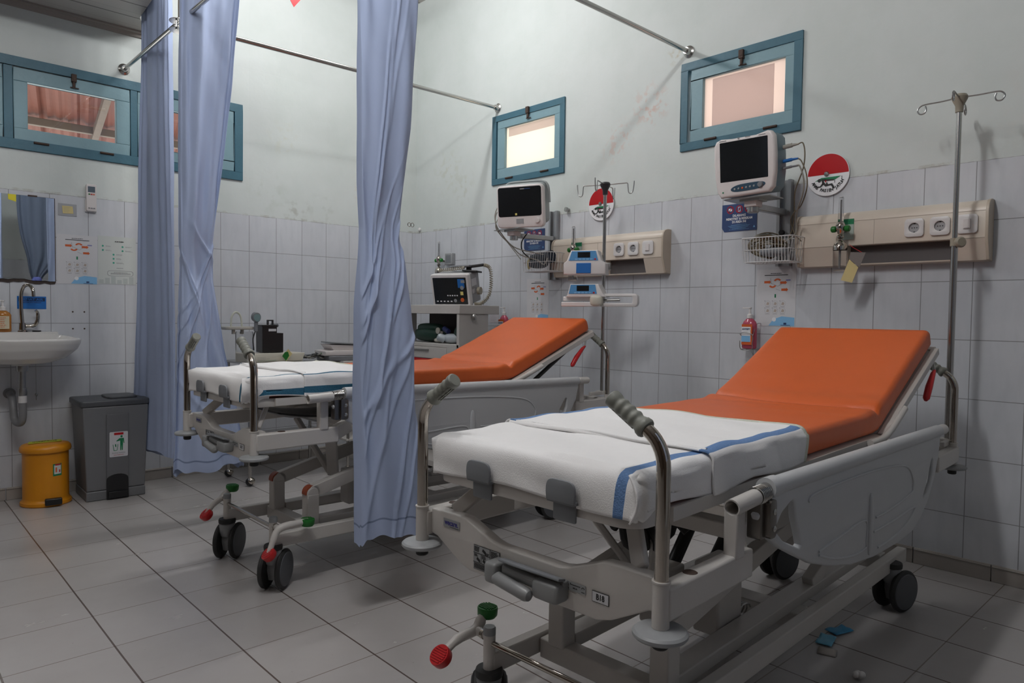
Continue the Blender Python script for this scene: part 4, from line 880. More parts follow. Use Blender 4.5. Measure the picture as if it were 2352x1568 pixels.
for p, dx in ((hpN, 0.245), (hpF, 0.235)):
    m = MB(mat('pale green outlet plate', (0.42, 0.50, 0.45), 0.4)); m.bx(dx-0.03, dx+0.03, -0.082, -0.079, 0.120, 0.215); rect(m, greeni, dx-0.03, dx+0.03, 0.190, 0.215, -0.0826); m.text('OXYGEN', (dx, -0.083, 0.202), FX, FZ, 0.010); m.mats.append(whitei); m.build('gas_outlet', p, smooth=0)
# --- oxygen flowmeters
def flow(label, t0, tall=0.30):
    t = t0
    m = MB(chrome); m.lathe([(0, 0.0), (0.012, 0.0), (0.016, 0.012), (0.021, 0.020), (0.022, 0.038), (0.016, 0.050), (0.010, 0.056), (0, 0.056)], (0, -0.055, -0.02), n=22)
    m.lathe([(0, 0), (0.007, 0), (0.016, -0.008), (0.016, -0.014), (0.007, -0.022), (0.007, -0.034), (0, -0.034)], (0, -0.055, -0.022), n=20)
    m.lathe([(0, 0), (0.010, 0), (0.026, -0.016), (0.031, -0.030), (0.031, -0.046), (0, -0.046)], (0, -0.055, -0.048), n=24); m.cyl((0, -0.05, 0.0), (0, 0.0, 0.0), 0.010, n=14)
    m.build('valve_body', t)
    for s in (-1, 1):
        m = MB(greenp); m.lathe([(0, 0), (0.012, 0), (0.0145, 0.004), (0.0145, 0.018), (0.010, 0.022), (0, 0.022)], (s*0.020, -0.055, 0.003), (s, 0, 0.0), 16); m.build('green_knob', t)
    m = MB(glass); m.cyl((0, -0.055, 0.034), (0, -0.055, 0.145), 0.0125, 0.0105, 18); m.mat(white).cyl((0, -0.055, 0.145), (0, -0.055, 0.149), 0.008, n=12); m.mat(greyink).cyl((0, -0.055, 0.034), (0, -0.055, 0.135), 0.003, n=8); m.build('flow_tube', t)
    m = MB(glass); m.lathe([(0.029, -0.094), (0.029, -0.185), (0.025, -0.19), (0, -0.19)], (0, -0.055, 0), n=24); m.mat(greyink).cyl((0, -0.055, -0.094), (0, -0.055, -0.178), 0.004, n=8); m.build('humidifier_bottle', t)
flow('', onR('oxygen_flowmeter', 'oxygen flowmeter with green knobs on the head panel of the nearest bed', 'flowmeter', -3.500, 1.492, 0.082, group='oxygen flowmeters'))
flow('', onR('oxygen_flowmeter', 'oxygen flowmeter on the head panel of the far bed, behind the pumps', 'flowmeter', -1.868, 1.492, 0.082, group='oxygen flowmeters'))
tf = onR('oxygen_flowmeter', 'oxygen flowmeter on the grey wall outlet near the room corner, above the monitor trolley', 'flowmeter', -0.400, 1.500, 0.012, group='oxygen flowmeters'); flow('', tf)
t = onR('wall_outlet', 'grey square wall outlet box by the corner flowmeter', 'outlet', -0.478, 1.512); m = MB(discp); m.bx(-0.045, 0.045, -0.035, 0, -0.045, 0.045); m.build('box', t, bevel=0.004); m = MB(clipm); m.bx(-0.03, 0.03, -0.0365, -0.035, -0.03, 0.03); m.build('cover', t)
# yellow card hanging from the flowmeter
t = onR('hanging_tag', 'pale yellow card in a clear sleeve hanging by a red string from the near flowmeter', 'tag', -3.545, 1.335, 0.155)
m = MB(paleyel); m.plate([(-0.030, -0.075), (0.020, -0.088), (0.045, -0.02), (0.005, 0.018)], (0, 0, 0), FX, FZ, 0.0012); m.build('card', t, smooth=0)
m = MB(mat('smoky sleeve', (0.22, 0.20, 0.19), 0.3)); m.plate([(0.004, 0.020), (0.05, -0.02), (0.075, 0.045), (0.01, 0.05)], (0, -0.001, 0), FX, FZ, 0.001); m.build('sleeve', t, smooth=0)
m = MB(redp); m.tube([(0.06, 0, 0.045), (0.02, 0, 0.07), (0.0, 0.01, 0.085)], 0.0012, 5); m.build('string', t)
# --- round falls-warning signs
def disc(label, y, z):
    t = onR('warning_disc', label, 'sign', y, z, 0.012, group='round red and white fall warning signs'); r = 0.100
    m = MB(whitei); m.lathe([(0, 0), (r-0.003, 0), (r, 0.002), (r, 0.008), (0, 0.008)], (0, 0.008, 0), (0, -1, 0), 56); m.mat(steel).cyl((0, 0.008, 0), (0, 0.013, 0), 0.02, n=12)
    dk = m.build('disc', t)
    m = MB(redi); poly(m, redi, [((r-0.003)*math.cos(PI*i/32), 0.002+(r-0.003)*math.sin(PI*i/32)) for i in range(33)], -0.0008); m.build('red_half', dk, smooth=0)
    m = MB(ink); 
    for i, ch in enumerate('AWAS PASIEN JATUH'):
        a = math.radians(-90-62+i*7.75); c = Vector((0.078*math.cos(a), -0.0008, 0.076*math.sin(a))); d = Vector((-math.sin(a), 0, math.cos(a))); u_ = Vector((-math.cos(a), 0, -math.sin(a)))
        if ch != ' ': m.text(ch, c, d, u_, 0.0200, sx=0.90, bold=0.0009, t=0.0002)
    m.build('lettering', dk, smooth=0)
    m = MB(greeni); y_ = -0.0010
    poly(m, greeni, [(-0.062, -0.026), (-0.03, -0.012), (0.062, -0.012), (0.034, -0.027)], y_)
    y_ = -0.0014; K = ink
    for P in ([(-0.030, -0.018), (-0.012, -0.018), (0.006, -0.052), (-0.010, -0.056), (-0.026, -0.040)], [(-0.012, -0.020), (0.030, -0.024), (0.030, -0.030), (-0.010, -0.030)], [(0.004, -0.045), (0.022, -0.043), (0.036, -0.066), (0.028, -0.070), (0.016, -0.052), (0.0, -0.053)],
              [(-0.024, -0.036), (-0.036, -0.052), (-0.056, -0.050), (-0.056, -0.055), (-0.034, -0.058), (-0.018, -0.044)]): poly(m, K, P, y_)
    poly(m, K, [(-0.040+0.0085*math.cos(a), -0.024+0.0085*math.sin(a)) for a in [i*PI/8 for i in range(16)]], y_)
    poly(m, whitei, [(-0.018, -0.030), (-0.002, -0.030), (-0.009, -0.044)], -0.0017); poly(m, redi, [(-0.014, -0.027), (-0.004, -0.027), (-0.009, -0.039)], -0.0020)
    for x, z_ in ((-0.064, -0.029), (0.033, -0.028), (0.066, -0.013)): rect(m, K, x-0.0012, x+0.0012, z_-0.014, z_, -0.0012)
    m.build('falling_figure', dk, smooth=0)
    m = MB(steel); m.lathe([(0, 0.009), (0.008, 0.008), (0.0125, 0.003), (0.013, 0)], (-0.006, -0.0005, 0.004), (0, -1, 0), 22); m.build('centre_screw', dk)
disc('round red and white fall warning sign beside the monitor of the nearest bed', -3.383, 1.775)
disc('round red and white fall warning sign behind the far drip stand', -1.982, 1.780)
# --- blue no-photography signs
def bluesign(label, y, z, w_=0.20, h_=0.145):
    t = onR('notice_sign', label, 'sign', y, z, 0.0, group='blue no photography signs')
    m = MB(navy); m.plate([(-w_/2+0.014, -h_/2), (w_/2, -h_/2), (w_/2, h_/2), (-w_/2, h_/2), (-w_/2, -h_/2+0.022)], (0, -0.0015, 0), FX, FZ, 0.002)
    for k in (-1, 0, 1):
        cx = k*0.052; ring(m, redi, cx, 0.043, 0.0165, 0.0205, -0.0030)
        rect(m, whitei, cx-0.010, cx+0.010, 0.036, 0.050, -0.0032) if k != 0 else rect(m, whitei, cx-0.0075, cx+0.0075, 0.031, 0.055, -0.0032)
        if k == 0: rect(m, navy, cx-0.005, cx+0.005, 0.035, 0.052, -0.0034)
        poly(m, redi, [(cx-0.0145, 0.0315), (cx-0.012, 0.029), (cx+0.0145, 0.0545), (cx+0.012, 0.057)], -0.0036)
    m.mat(whitei).text('DILARANG', (0, -0.0032, 0.010), FX, FZ, 0.0170, bold=0.0005, sx=0.9); m.text('MEMOTRET & MEREKAM', (0, -0.0032, -0.007), FX, FZ, 0.0170, bold=0.0005, sx=0.82); m.text('DI AREA INI', (0, -0.0032, -0.023), FX, FZ, 0.0170, bold=0.0005, sx=0.9)
    lines(m, lblue, -0.07, 0.07, -0.037, -0.062, 0.005, 0.0012, -0.0032, 4, True); poly(m, lblue, [(0.080, -0.058), (0.092, -0.058), (0.086, -0.046)], -0.0032)
    m.build('printed_sheet', t, smooth=0)
bluesign('blue no photography sign on the tiles below the near patient monitor', -2.919, 1.615)
bluesign('blue no photography sign on the tiles below the far patient monitor', -1.388, 1.600)
# --- hand hygiene posters
def hygiene(T, w_=0.21, h_=0.29, k=1.0):
    m = MB(paper); m.plate(rr(-w_/2, w_/2, -h_/2, h_/2, 0.003), (0, -0.0008, 0), FX, FZ, 0.0010); y = -0.0018
    lines(m, ink, -0.030, 0.030, h_/2-0.020, h_/2-0.023, 0.006, 0.0030, y, 2, True); rect(m, ink, -0.062, 0.062, h_/2-0.032, h_/2-0.0285, y)
    for (cx, cz) in ((-0.045, 0.080), (0.040, 0.076), (0.047, 0.040)): poly(m, orangei, [(cx-0.018, cz-0.006), (cx+0.008, cz-0.006), (cx+0.008, cz-0.010), (cx+0.018, cz), (cx+0.008, cz+0.010), (cx+0.008, cz+0.006), (cx-0.018, cz+0.006)], y)
    for (cx, cz, a0, a1) in ((0.008, 0.082, 0.35, 2.9), (-0.018, 0.066, 3.5, 6.0)):
        P = [(cx+r*math.cos(a0+(a1-a0)*i/8), cz+r*0.8*math.sin(a0+(a1-a0)*i/8)) for r, rg in ((0.020, range(9)), (0.010, range(8, -1, -1))) for i in rg]; poly(m, orangei, P, y)
    for (a, b, c, d) in ((-0.03, 0.10, -0.026, 0.07), (-0.026, 0.075, 0.01, 0.058), (0.01, 0.058, 0.03, 0.07), (0.0, 0.045, 0.025, 0.034)): m.mat(greyink).tube([(a, y, b), (c, y, d)], 0.0006, 4)
    rect(m, mat('violet print', (0.2, 0.2, 0.45), 0.6), 0.052, 0.076, 0.085, 0.091, y)
    rect(m, greeni, -0.006, 0.002, 0.000, 0.018, y)
    for i in range(3):
        for j in range(2):
            cx, cz = -0.042+i*0.040, -0.030-j*0.036; ring(m, greyink, cx, cz, 0.0145, 0.0152, y, 20, 1.0); rect(m, ink, cx-0.0165, cx-0.0135, cz+0.012, cz+0.015, y-0.0003); poly(m, mat('skin tone print', (0.45, 0.38, 0.33), 0.6), [(cx-0.008, cz-0.006), (cx+0.006, cz-0.008), (cx+0.009, cz+0.004), (cx-0.002, cz+0.008)], y); rect(m, greyink, cx-0.012, cx+0.012, cz-0.018, cz-0.0165, y)
    poly(m, lblue, [(-0.035, -h_/2+0.002), (w_/2-0.004, -h_/2+0.002), (w_/2-0.004, -h_/2+0.044), (0.035, -h_/2+0.050), (-0.010, -h_/2+0.035)], y); ring(m, whitei, -0.006, -h_/2+0.034, 0.0, 0.011, y-0.0003)
    rect(m, navy, 0.045, 0.060, -h_/2+0.008, -h_/2+0.018, y-0.0003); rect(m, navy, 0.030, 0.080, -h_/2+0.004, -h_/2+0.0065, y-0.0003)
    m.build('printed_sheet', T, smooth=0)
hygiene(onR('hygiene_poster', 'white hand hygiene poster taped behind the nearest bed, under the wire basket', 'poster', -3.132, 1.188, group='hand hygiene posters'))
hygiene(onR('hygiene_poster', 'white hand hygiene poster taped behind the far bed, under the wire basket', 'poster', -1.428, 1.188, group='hand hygiene posters'))
hygiene(onL('hygiene_poster', 'white hand hygiene poster taped right of the mirror', 'poster', -2.448, 1.378, group='hand hygiene posters'))
t = onL('flow_chart_poster', 'pale green flow chart poster with green dots beside the blue curtain', 'poster', -2.236, 1.385)
m = MB(mat('pale green paper', (0.56, 0.59, 0.57), 0.6)); m.plate(rr(-0.105, 0.105, -0.145, 0.145, 0.003), (0, -0.0008, 0), FX, FZ, 0.0010); y = -0.0018
m.mat(ink).text('ALUR PASIEN', (0.012, y, 0.115), FX, FZ, 0.0085, bold=0.0004)
for (cx, cz) in ((-0.078, 0.085), (-0.078, 0.060), (0.030, 0.085), (0.030, 0.060), (-0.020, 0.035), (-0.020, 0.010), (-0.020, -0.015)):
    ring(m, mat('teal dot', (0.03, 0.33, 0.22), 0.5), cx, cz, 0.0, 0.0055, y, 14); lines(m, greyink, cx+0.015, cx+0.060, cz+0.003, cz-0.004, 0.005, 0.0018, y, int(cx*1000+cz*100) % 50)
m.plate(rr(-0.055, 0.090, -0.095, -0.062, 0.015), (0, y+0.0005, 0), FX, FZ, 0.0012, holes=[rr(-0.053, 0.088, -0.093, -0.064, 0.014)]); lines(m, greyink, -0.040, 0.078, -0.072, -0.084, 0.005, 0.0028, y, 8, True); lines(m, greyink, -0.01, 0.04, -0.045, -0.048, 0.005, 0.003, y, 9, True)
for k in range(6): rect(m, mat('pale building print', (0.44, 0.48, 0.47), 0.6), -0.10+k*0.033, -0.075+k*0.033, -0.142, -0.118+0.01*(k % 3), y+0.0004)
m.build('printed_sheet', t, smooth=0)
# --- patient monitors on wall brackets
def bracket(label, y, z0, z1, arm_to, arm_z):
    t = onR('monitor_bracket', label, 'wall bracket', y, z0, group='wall brackets for the monitors')
    al = mat('anodised channel', (0.42, 0.43, 0.44), 0.35, 0.7)
    m = MB(al); h = z1-z0; m.plate([(-0.036, -0.0), (0.036, 0.0), (0.036, -0.030), (0.020, -0.030), (0.020, -0.012), (-0.020, -0.012), (-0.020, -0.030), (-0.036, -0.030)], (0, 0, h/2), FX, (0, 1, 0), h); m.build('wall_channel', t, smooth=0)
    m = MB(steel); a = Vector((0.0, -0.03, arm_z-z0)); b_ = Vector((arm_to[0], arm_to[1], arm_z-z0)); m.beam(a, b_, 0.036, 0.030); m.cyl(b_+Vector((0, 0, -0.03)), b_+Vector((0, 0, 0.025)), 0.026, n=22); m.mat(pinkw).box(b_+Vector((0, 0, 0.012)), (0.062, 0.062, 0.030)); m.build('arm', t, bevel=0.003)
    m = MB(black); m.lathe([(0, 0), (0.012, 0), (0.014, 0.01), (0.012, 0.022), (0, 0.022)], (0.0, -0.030, arm_z-z0-0.10), (0, -1, 0), 16); m.build('lock_knob', t)
    m = MB(steel); m.box(b_+Vector((0, 0.0, 0.034)), (0.23, 0.14, 0.006)); m.box(b_+Vector((0, 0.0, 0.028)), (0.10, 0.08, 0.012)); m.build('tray', t, bevel=0.001)
    return t
bracket('grey wall bracket carrying the near monitor', -3.175, 1.345, 1.775, (-0.015, -0.31), 1.612)
bracket('grey wall bracket carrying the far monitor', -1.585, 1.320, 1.775, (-0.055, -0.33), 1.592)
# near monitor
t = onR('patient_monitor', 'white patient monitor with a blue grey casing and dark screen, under the nearest window', 'monitor', -3.158, 1.652, 0.335, yaw=0.03)
tl = Matrix.Rotation(math.radians(5.0), 4, 'X')
def prof(w_, h_, k): return [(-w_*0.40, 0.0), (w_*0.40, 0.008), (w_*0.47, 0.03), (w_*0.50, 0.10), (w_*0.505, 0.18), (w_*0.49, h_*0.92), (w_*0.44, h_-0.002), (w_*0.38, h_+0.002), (w_*0.2, h_-0.009), (-w_*0.2, h_-0.009), (-w_*0.38, h_-0.004), (-w_*0.46, h_-0.012), (-w_*0.50, h_*0.88), (-w_*0.505, 0.17), (-w_*0.49, 0.09), (-w_*0.46, 0.03)]
m = MB(pinkw); m.X = tl; m.plate(prof(0.300, 0.280, 0), (0, -0.045, 0.004), FX, FZ, 0.038, bev=0.012, res=3); body = m.build('front_bezel', t)
m = MB(bluegrey); m.X = tl; m.plate([(a*0.97, b*0.97+0.004) for a, b in prof(0.300, 0.280, 0)], (0, 0.018, 0.004), FX, FZ, 0.105, bev=0.012, res=2); m.build('rear_casing', t)
m = MB(screen); m.X = tl; m.plate(rr(-0.118, 0.118, 0.078, 0.262, 0.003), (0, -0.0642, 0.0), FX, FZ, 0.001); m.build('screen', body, smooth=0)
m = MB(navyd); m.X = tl; m.plate([(0.085*math.copysign(abs(math.cos(a))**0.6, math.cos(a))+0.02, 0.045+0.017*math.sin(a)+0.006*math.cos(a)) for a in [2*PI*i/28 for i in range(28)]], (0, -0.0645, 0.0), FX, FZ, 0.0016); m.build('keypad', body, smooth=0)
for k in range(6):
    m = MB(orangei if k == 2 else discp); m.X = tl; m.lathe([(0, 0.003), (0.0045, 0.002), (0.005, 0)], (-0.045+k*0.019, -0.0650, 0.040+k*0.0012), (0, -1, 0), 12); m.build('button', body)
m = MB(clipm); m.X = tl; m.lathe([(0, 0.012), (0.011, 0.011), (0.014, 0.0)], (0.082, -0.065, 0.048), (0, -1, 0), 20); m.build('rotary_knob', body)
m = MB(greyink); m.X = tl
for a0, a1, b in ((-0.12, -0.085, 0.2695), (0.01, 0.035, 0.272), (0.075, 0.108, 0.2705)): m.box(((a0+a1)/2, -0.0646, b), (a1-a0, 0.0008, 0.0030))
m.add([(-0.030, -0.0648, 0.2745), (-0.014, -0.0648, 0.2745), (-0.022, -0.0648, 0.264)], [(0, 1, 2)]); m.mat(greeni).lathe([(0, 0.001), (0.004, 0.0)], (-0.105, -0.0648, 0.030), (0, -1, 0), 12); m.build('front_marking', body, smooth=0)
for (z, mt, dz, r, nm) in ((0.215, mat('grey plug', (0.36, 0.35, 0.31), 0.5), 0.0, 0.010, 'plug'), (0.150, blue, 0.0, 0.008, 'plug'), (0.118, clipm, 0.0, 0.006, 'plug')):
    m = MB(mt); m.cyl((0.140, 0.02, z), (0.185, 0.02, z+0.004), r, n=14); m.cyl((0.185, 0.02, z+0.004), (0.215, 0.02, z+0.005), r*0.8, 0.004, 12); m.build('cable_plug', t)
def cable(parent, P, r=0.0028, mt=None, k=8, nm='cable'): m = MB(mt or cablem); m.tube(smooth_path(P, k), r, 8); return m.build(nm, parent)
cable(t, [(0.213, 0.02, 0.220), (0.232, 0.025, 0.222), (0.240, 0.03, 0.175), (0.225, 0.05, 0.11), (0.17, 0.10, 0.02), (0.135, 0.18, -0.06), (0.12, 0.20, -0.13), (0.10, 0.20, -0.19)])
cable(t, [(0.213, 0.02, 0.155), (0.230, 0.02, 0.140), (0.250, 0.03, 0.08), (0.245, 0.05, 0.02), (0.200, 0.10, -0.045), (0.145, 0.15, -0.07), (0.115, 0.19, -0.10), (0.13, 0.20, -0.16), (0.16, 0.21, -0.20)])
cable(t, [(0.200, 0.02, 0.122), (0.222, 0.02, 0.120), (0.238, 0.03, 0.06), (0.228, 0.05, 0.0), (0.175, 0.12, -0.06), (0.145, 0.18, -0.10), (0.135, 0.20, -0.16), (0.09, 0.19, -0.20)], 0.0036, cableg)
# far monitor
t = onR('patient_monitor', 'white patient monitor with a wide black screen and grey rear handle, under the far window', 'monitor', -1.628, 1.632, 0.345, yaw=0.36)
tl = Matrix.Rotation(math.radians(6), 4, 'X')
m = MB(pinkw); m.X = tl; m.plate(rr(-0.160, 0.160, 0.0, 0.262, 0.028, 6), (0, -0.02, 0), FX, FZ, 0.040, bev=0.009, res=3); body = m.build('front_bezel', t)
m = MB(mat('grey monitor back', (0.30, 0.33, 0.33), 0.4)); m.X = tl; m.plate(rr(-0.140, 0.150, 0.015, 0.262, 0.03, 6), (0.006, 0.035, 0.012), FX, FZ, 0.08, bev=0.012, res=2); m.tube(smooth_path([(-0.13, 0.03, 0.255), (-0.10, 0.03, 0.282), (0.0, 0.03, 0.286), (0.12, 0.03, 0.282), (0.165, 0.03, 0.25), (0.172, 0.03, 0.15)], 5), 0.008, 10); m.build('rear_casing', t)
m = MB(screen); m.X = tl; m.plate(rr(-0.148, 0.148, 0.070, 0.250, 0.014, 5), (0, -0.0402, 0.0), FX, FZ, 0.001); m.build('screen', body, smooth=0)
m = MB(greyink); m.X = tl; m.box((0.02, -0.0412, 0.237), (0.03, 0.0006, 0.006)); m.mat(navy).box((0.055, -0.0412, 0.237), (0.04, 0.0006, 0.005)); m.mat(yellow).box((-0.025, -0.0412, 0.084), (0.014, 0.0006, 0.013)); m.build('front_marking', body, smooth=0); m = MB(discp); m.X = tl; m.box((0.0, -0.0410, 0.040), (0.05, 0.0006, 0.030)); m.build('front_sticker', body, smooth=0)
m = MB(pinkw); m.X = tl; m.lathe([(0, 0.016), (0.014, 0.015), (0.017, 0.0)], (0.122, -0.040, 0.040), (0, -1, 0), 22); m.build('rotary_knob', body)
cable(t, [(-0.16, 0.0, 0.14), (-0.185, 0.0, 0.13), (-0.200, 0.0, 0.07), (-0.185, 0.03, -0.02), (-0.12, 0.08, -0.10), (-0.06, 0.10, -0.16), (0.03, 0.15, -0.19)], 0.0036, cableg)
cable(t, [(-0.16, 0.0, 0.11), (-0.188, 0.0, 0.10), (-0.195, 0.0, 0.04), (-0.165, 0.03, -0.03), (-0.10, 0.08, -0.11), (0.02, 0.12, -0.145), (0.10, 0.18, -0.16)], 0.0036, cableg)
cable(t, [(-0.16, 0.0, 0.07), (-0.18, 0.0, 0.06), (-0.190, 0.0, 0.0), (-0.13, 0.06, -0.09), (-0.06, 0.10, -0.19)], 0.0026, cableg)
cable(t, [(-0.01, 0.08, -0.03), (-0.05, 0.09, -0.08), (-0.05, 0.11, -0.14), (-0.0, 0.14, -0.19)], 0.004, black)
# --- wire baskets
def basket(label, y, z, wmat):
    t = onR('wire_basket', label, 'basket', y, z, 0.06, group='white wire baskets'); w_, d_, h_ = 0.130, 0.13, 0.118
    wc = mat('white coated wire', (0.68, 0.68, 0.68), 0.4); m = MB(wc)
    for z_, e, r in ((h_, 0.0, 0.0028), (h_*0.5, 0.006, 0.0016), (0.0, 0.014, 0.0024)):
        P = [(a, b, z_) for a, b in rr(-w_+e, w_-e, -d_-0.025+e, 0.0-e*0.3, 0.02, 4)]; m.tube(P, r, 7, closed=True)
    n = 15
    for i in range(n): x = -w_*0.86+2*w_*0.86*i/(n-1); m.tube([(x, -d_-0.025, h_), (x, -d_-0.020, h_*.5), (x*0.97, -d_-0.011, 0.0), (x*0.97, -0.006, 0.0), (x, 0, h_)], 0.0015, 6)
    for i in range(6): yy = -0.015-(d_-0.0)*i/5; m.tube([(-w_, yy, h_), (-w_+0.014, yy, 0.0), (w_-0.014, yy, 0.0), (w_, yy, h_)], 0.0015, 6)
    m.build('wire_frame', t)
    return t
basket('white wire basket full of brown cable under the near monitor', -3.178, 1.357, 0)
basket('white wire basket holding a dark blue cuff under the far monitor', -1.610, 1.368, 1)
t = onR('cable_coil', 'tangled brown coil of monitor cable in the near wire basket', 'cable', -3.155, 1.385, 0.135); rn = random.Random(21)
for k in range(34):
    a = rn.uniform(0, PI); rx, rz_ = rn.uniform(0.018, 0.092), rn.uniform(0.014, 0.060); cx, cz = rn.uniform(-0.018, 0.012), rn.uniform(0.045, 0.068)
    P = [(cx+rx*math.cos(q), rn.uniform(-0.003, 0.003)+0.04*math.sin(q+a)*(0.6), cz+rz_*math.sin(q)) for q in [2*PI*i/26 for i in range(26)]]
    m = MB([cablem, mat('brown cable', (0.12, 0.07, 0.03), 0.6), cablem, cableg][k % 4]); m.tube(P, 0.0034, 7, closed=True); m.build('loop', t)
m = MB(clipm); m.ell((0.03, 0.0, 0.022), (0.075, 0.045, 0.022), e=0.7); m.build('probe_pouch', t)
t = onR('pressure_cuff', 'dark blue rolled blood pressure cuff in the far wire basket', 'cuff', -1.60, 1.40, 0.135)
m = MB(mat('dark navy cloth', (0.008, 0.018, 0.035), 0.7, bump=0.2)); m.lathe([(0.0, -0.09), (0.038, -0.085), (0.042, 0.0), (0.040, 0.085), (0, 0.09)], (0, 0, 0.055), (1, 0, 0.1), 20); m.ell((-0.03, -0.01, 0.02), (0.07, 0.05, 0.03), e=0.8); m.build('cuff_roll', t)
cable(t, [(-0.05, -0.045, 0.0), (0.0, -0.05, 0.04), (0.06, -0.05, 0.01), (0.09, -0.045, 0.05)], 0.004, cableg, nm='hose'); m = MB(paleyel); m.ell((-0.095, -0.03, 0.02), (0.016, 0.012, 0.035)); m.build('yellow_tube', t)
# --- hand soap bottles
def soap(t, liquid, holder=True, h=0.155):
    m = MB(liquid); m.lathe([(0, 0), (0.030, 0.0), (0.034, 0.006), (0.034, h*0.80), (0.028, h*0.90), (0.014, h), (0, h)], (0, 0, 0), n=30, sq=(0.8, 1.1)) if False else m.lathe([(0, 0), (0.030, 0.0), (0.034, 0.006), (0.034, h*0.80), (0.028, h*0.90), (0.014, h), (0, h)], (0, 0, 0), n=30, sq=(0.75, 1.15)); b_ = m.build('bottle', t)
    m = MB(white); m.lathe([(0, h), (0.014, h), (0.014, h+0.020), (0.006, h+0.024), (0.005, h+0.048), (0.009, h+0.052), (0.009, h+0.058), (0, h+0.058)], n=18); m.beam((0.004, 0, h+0.055), (-0.038, -0.005, h+0.054), 0.010, 0.006); m.build('pump_head', t, bevel=0.001)
    return b_
for (y, z, lb) in ((-3.025, 0.925, 'pink hand soap bottle in a wire holder on the tiles beside the nearest bed'), (-1.155, 0.925, 'pink hand soap bottle in a wire holder on the tiles beside the far bed')):
    t = onR('soap_bottle', lb, 'soap bottle', y, z, 0.06, group='pink wall soap bottles'); b_ = soap(t, rednote)
    m = MB(orangei); m.bx(-0.028, 0.030, -0.030, -0.0285, 0.020, 0.125); rect(m, whitei, -0.028, 0.022, 0.035, 0.112, -0.0308); rect(m, lblue, -0.028, 0.020, 0.035, 0.066, -0.0312); m.mat(navy).text('ANYSEPT', (-0.003, -0.0313, 0.100), FX, FZ, 0.0125, bold=0.0004, sx=0.85); m.build('bottle_label', b_, smooth=0)
    m = MB(steel); m.tube(smooth_path([(-0.030, 0.05, 0.03), (-0.034, 0.0, 0.06), (-0.034, -0.034, 0.075), (0.0, -0.040, 0.085), (0.034, -0.034, 0.070), (0.034, -0.036, 0.03), (0.030, -0.034, -0.004), (-0.028, -0.034, -0.004), (-0.034, -0.036, 0.04)], 4), 0.002, 7)
    m.tube([(0.0, 0.058, -0.004), (0.0, -0.034, -0.004)], 0.002, 7); m.tube([(0.03, 0.058, 0.13), (0.034, 0.02, 0.13), (0.034, 0.0, 0.12), (0.034, -0.03, 0.068)], 0.002, 7); m.tube([(-0.03, -0.034, -0.004), (-0.03, 0.058, -0.004), (0.03, 0.058, -0.004), (0.03, -0.034, -0.004)], 0.002, 7); m.build('wire_holder', t)
# small things on the right wall
t = onR('rod_stub', 'small grey metal rod stub on the paint above the tiles by the far sign', 'stub', -1.704, 1.774); m = MB(steel); m.lathe([(0, 0), (0.010, 0), (0.010, 0.012), (0.015, 0.016), (0.015, 0.03), (0, 0.032)], (0, 0, 0), (-0.3, -1, 0.1), 14); m.build('knob', t)
t = onR('rod_stub', 'small white stub near the room corner above the tiles', 'stub', -0.06, 1.775); m = MB(white); m.ell((0, -0.008, 0), (0.012, 0.012, 0.016)); m.build('knob', t)
t = onR('paper_note', 'small pale paper note taped behind the far bed', 'note', -0.985, 1.065); m = MB(mat('pale lilac paper', (0.55, 0.52, 0.55), 0.6)); m.plate(rr(-0.05, 0.05, -0.04, 0.04, 0.002), (0, -0.001, 0), FX, FZ, 0.001); lines(m, greyink, -0.035, 0.035, 0.02, -0.025, 0.011, 0.001, -0.0019, 3); m.build('sheet', t, smooth=0)
# --- IV stands fixed to the bed heads
def ivpole(label, x, y, z0, z1, mt, headm, arms, knobz, dzc):
    t = thing('drip_stand', label, 'drip stand', (x, y, z0), 0, 'drip stands at the bed heads')
    m = MB(stain); m.cyl((0, 0, 0), (0, 0, z1-z0), 0.0098, n=16); zk = knobz-z0
    if zk > 0.02: m.cyl((0, 0, 0), (0, 0, zk), 0.0128, n=16)
    m.build('pole', t)
    if zk > 0.02: m = MB(mt); m.cyl((0, 0, zk-0.018), (0, 0, zk+0.014), 0.016, n=16); m.lathe([(0, 0), (0.008, 0), (0.020, 0.006), (0.022, 0.018), (0.016, 0.026), (0, 0.026)], (0, -0.012, zk-0.004), (-0.7, -0.7, 0), 18); m.build('clamp_knob', t)
    h = z1-z0; m = MB(headm); m.lathe([(0, -0.055), (0.014, -0.055), (0.015, -0.03), (0.026, -0.008), (0.030, 0.004), (0.024, 0.014), (0, 0.016)], (0, 0, h), n=22); m.build('hook_head', t)
    for A in arms: m = MB(steel); m.tube(smooth_path([(p[0], p[1], h+p[2]) for p in A], 4), 0.0030, 8); m.build('hook', t)
    m = MB(enamel); m.box((-0.0, 0.0, 0.012), (0.050, 0.050, 0.02)); m.bx(-0.12, 0.0, -0.022, -0.004, 0.002, 0.022); m.build('frame_clamp', t, bevel=0.003)
def hookc(a, L, style):
    c, s = math.cos(a), math.sin(a)
    if style == 'curl': pr = [(0.0, 0.004), (L*0.5, 0.0), (L, 0.0), (L+0.020, -0.008), (L+0.026, -0.022), (L+0.016, -0.036), (L+0.0, -0.034), (L-0.006, -0.020), (L-0.002, -0.006)]
    else: pr = [(0.0, 0.0), (L*0.75, 0.004), (L*0.86, 0.0), (L*0.88, -0.02), (L*0.90, -0.045), (L*0.97, -0.055), (L*1.06, -0.045), (L*1.10, -0.01), (L*1.11, 0.012)]
    return [(r*c, r*s, z) for r, z in pr]
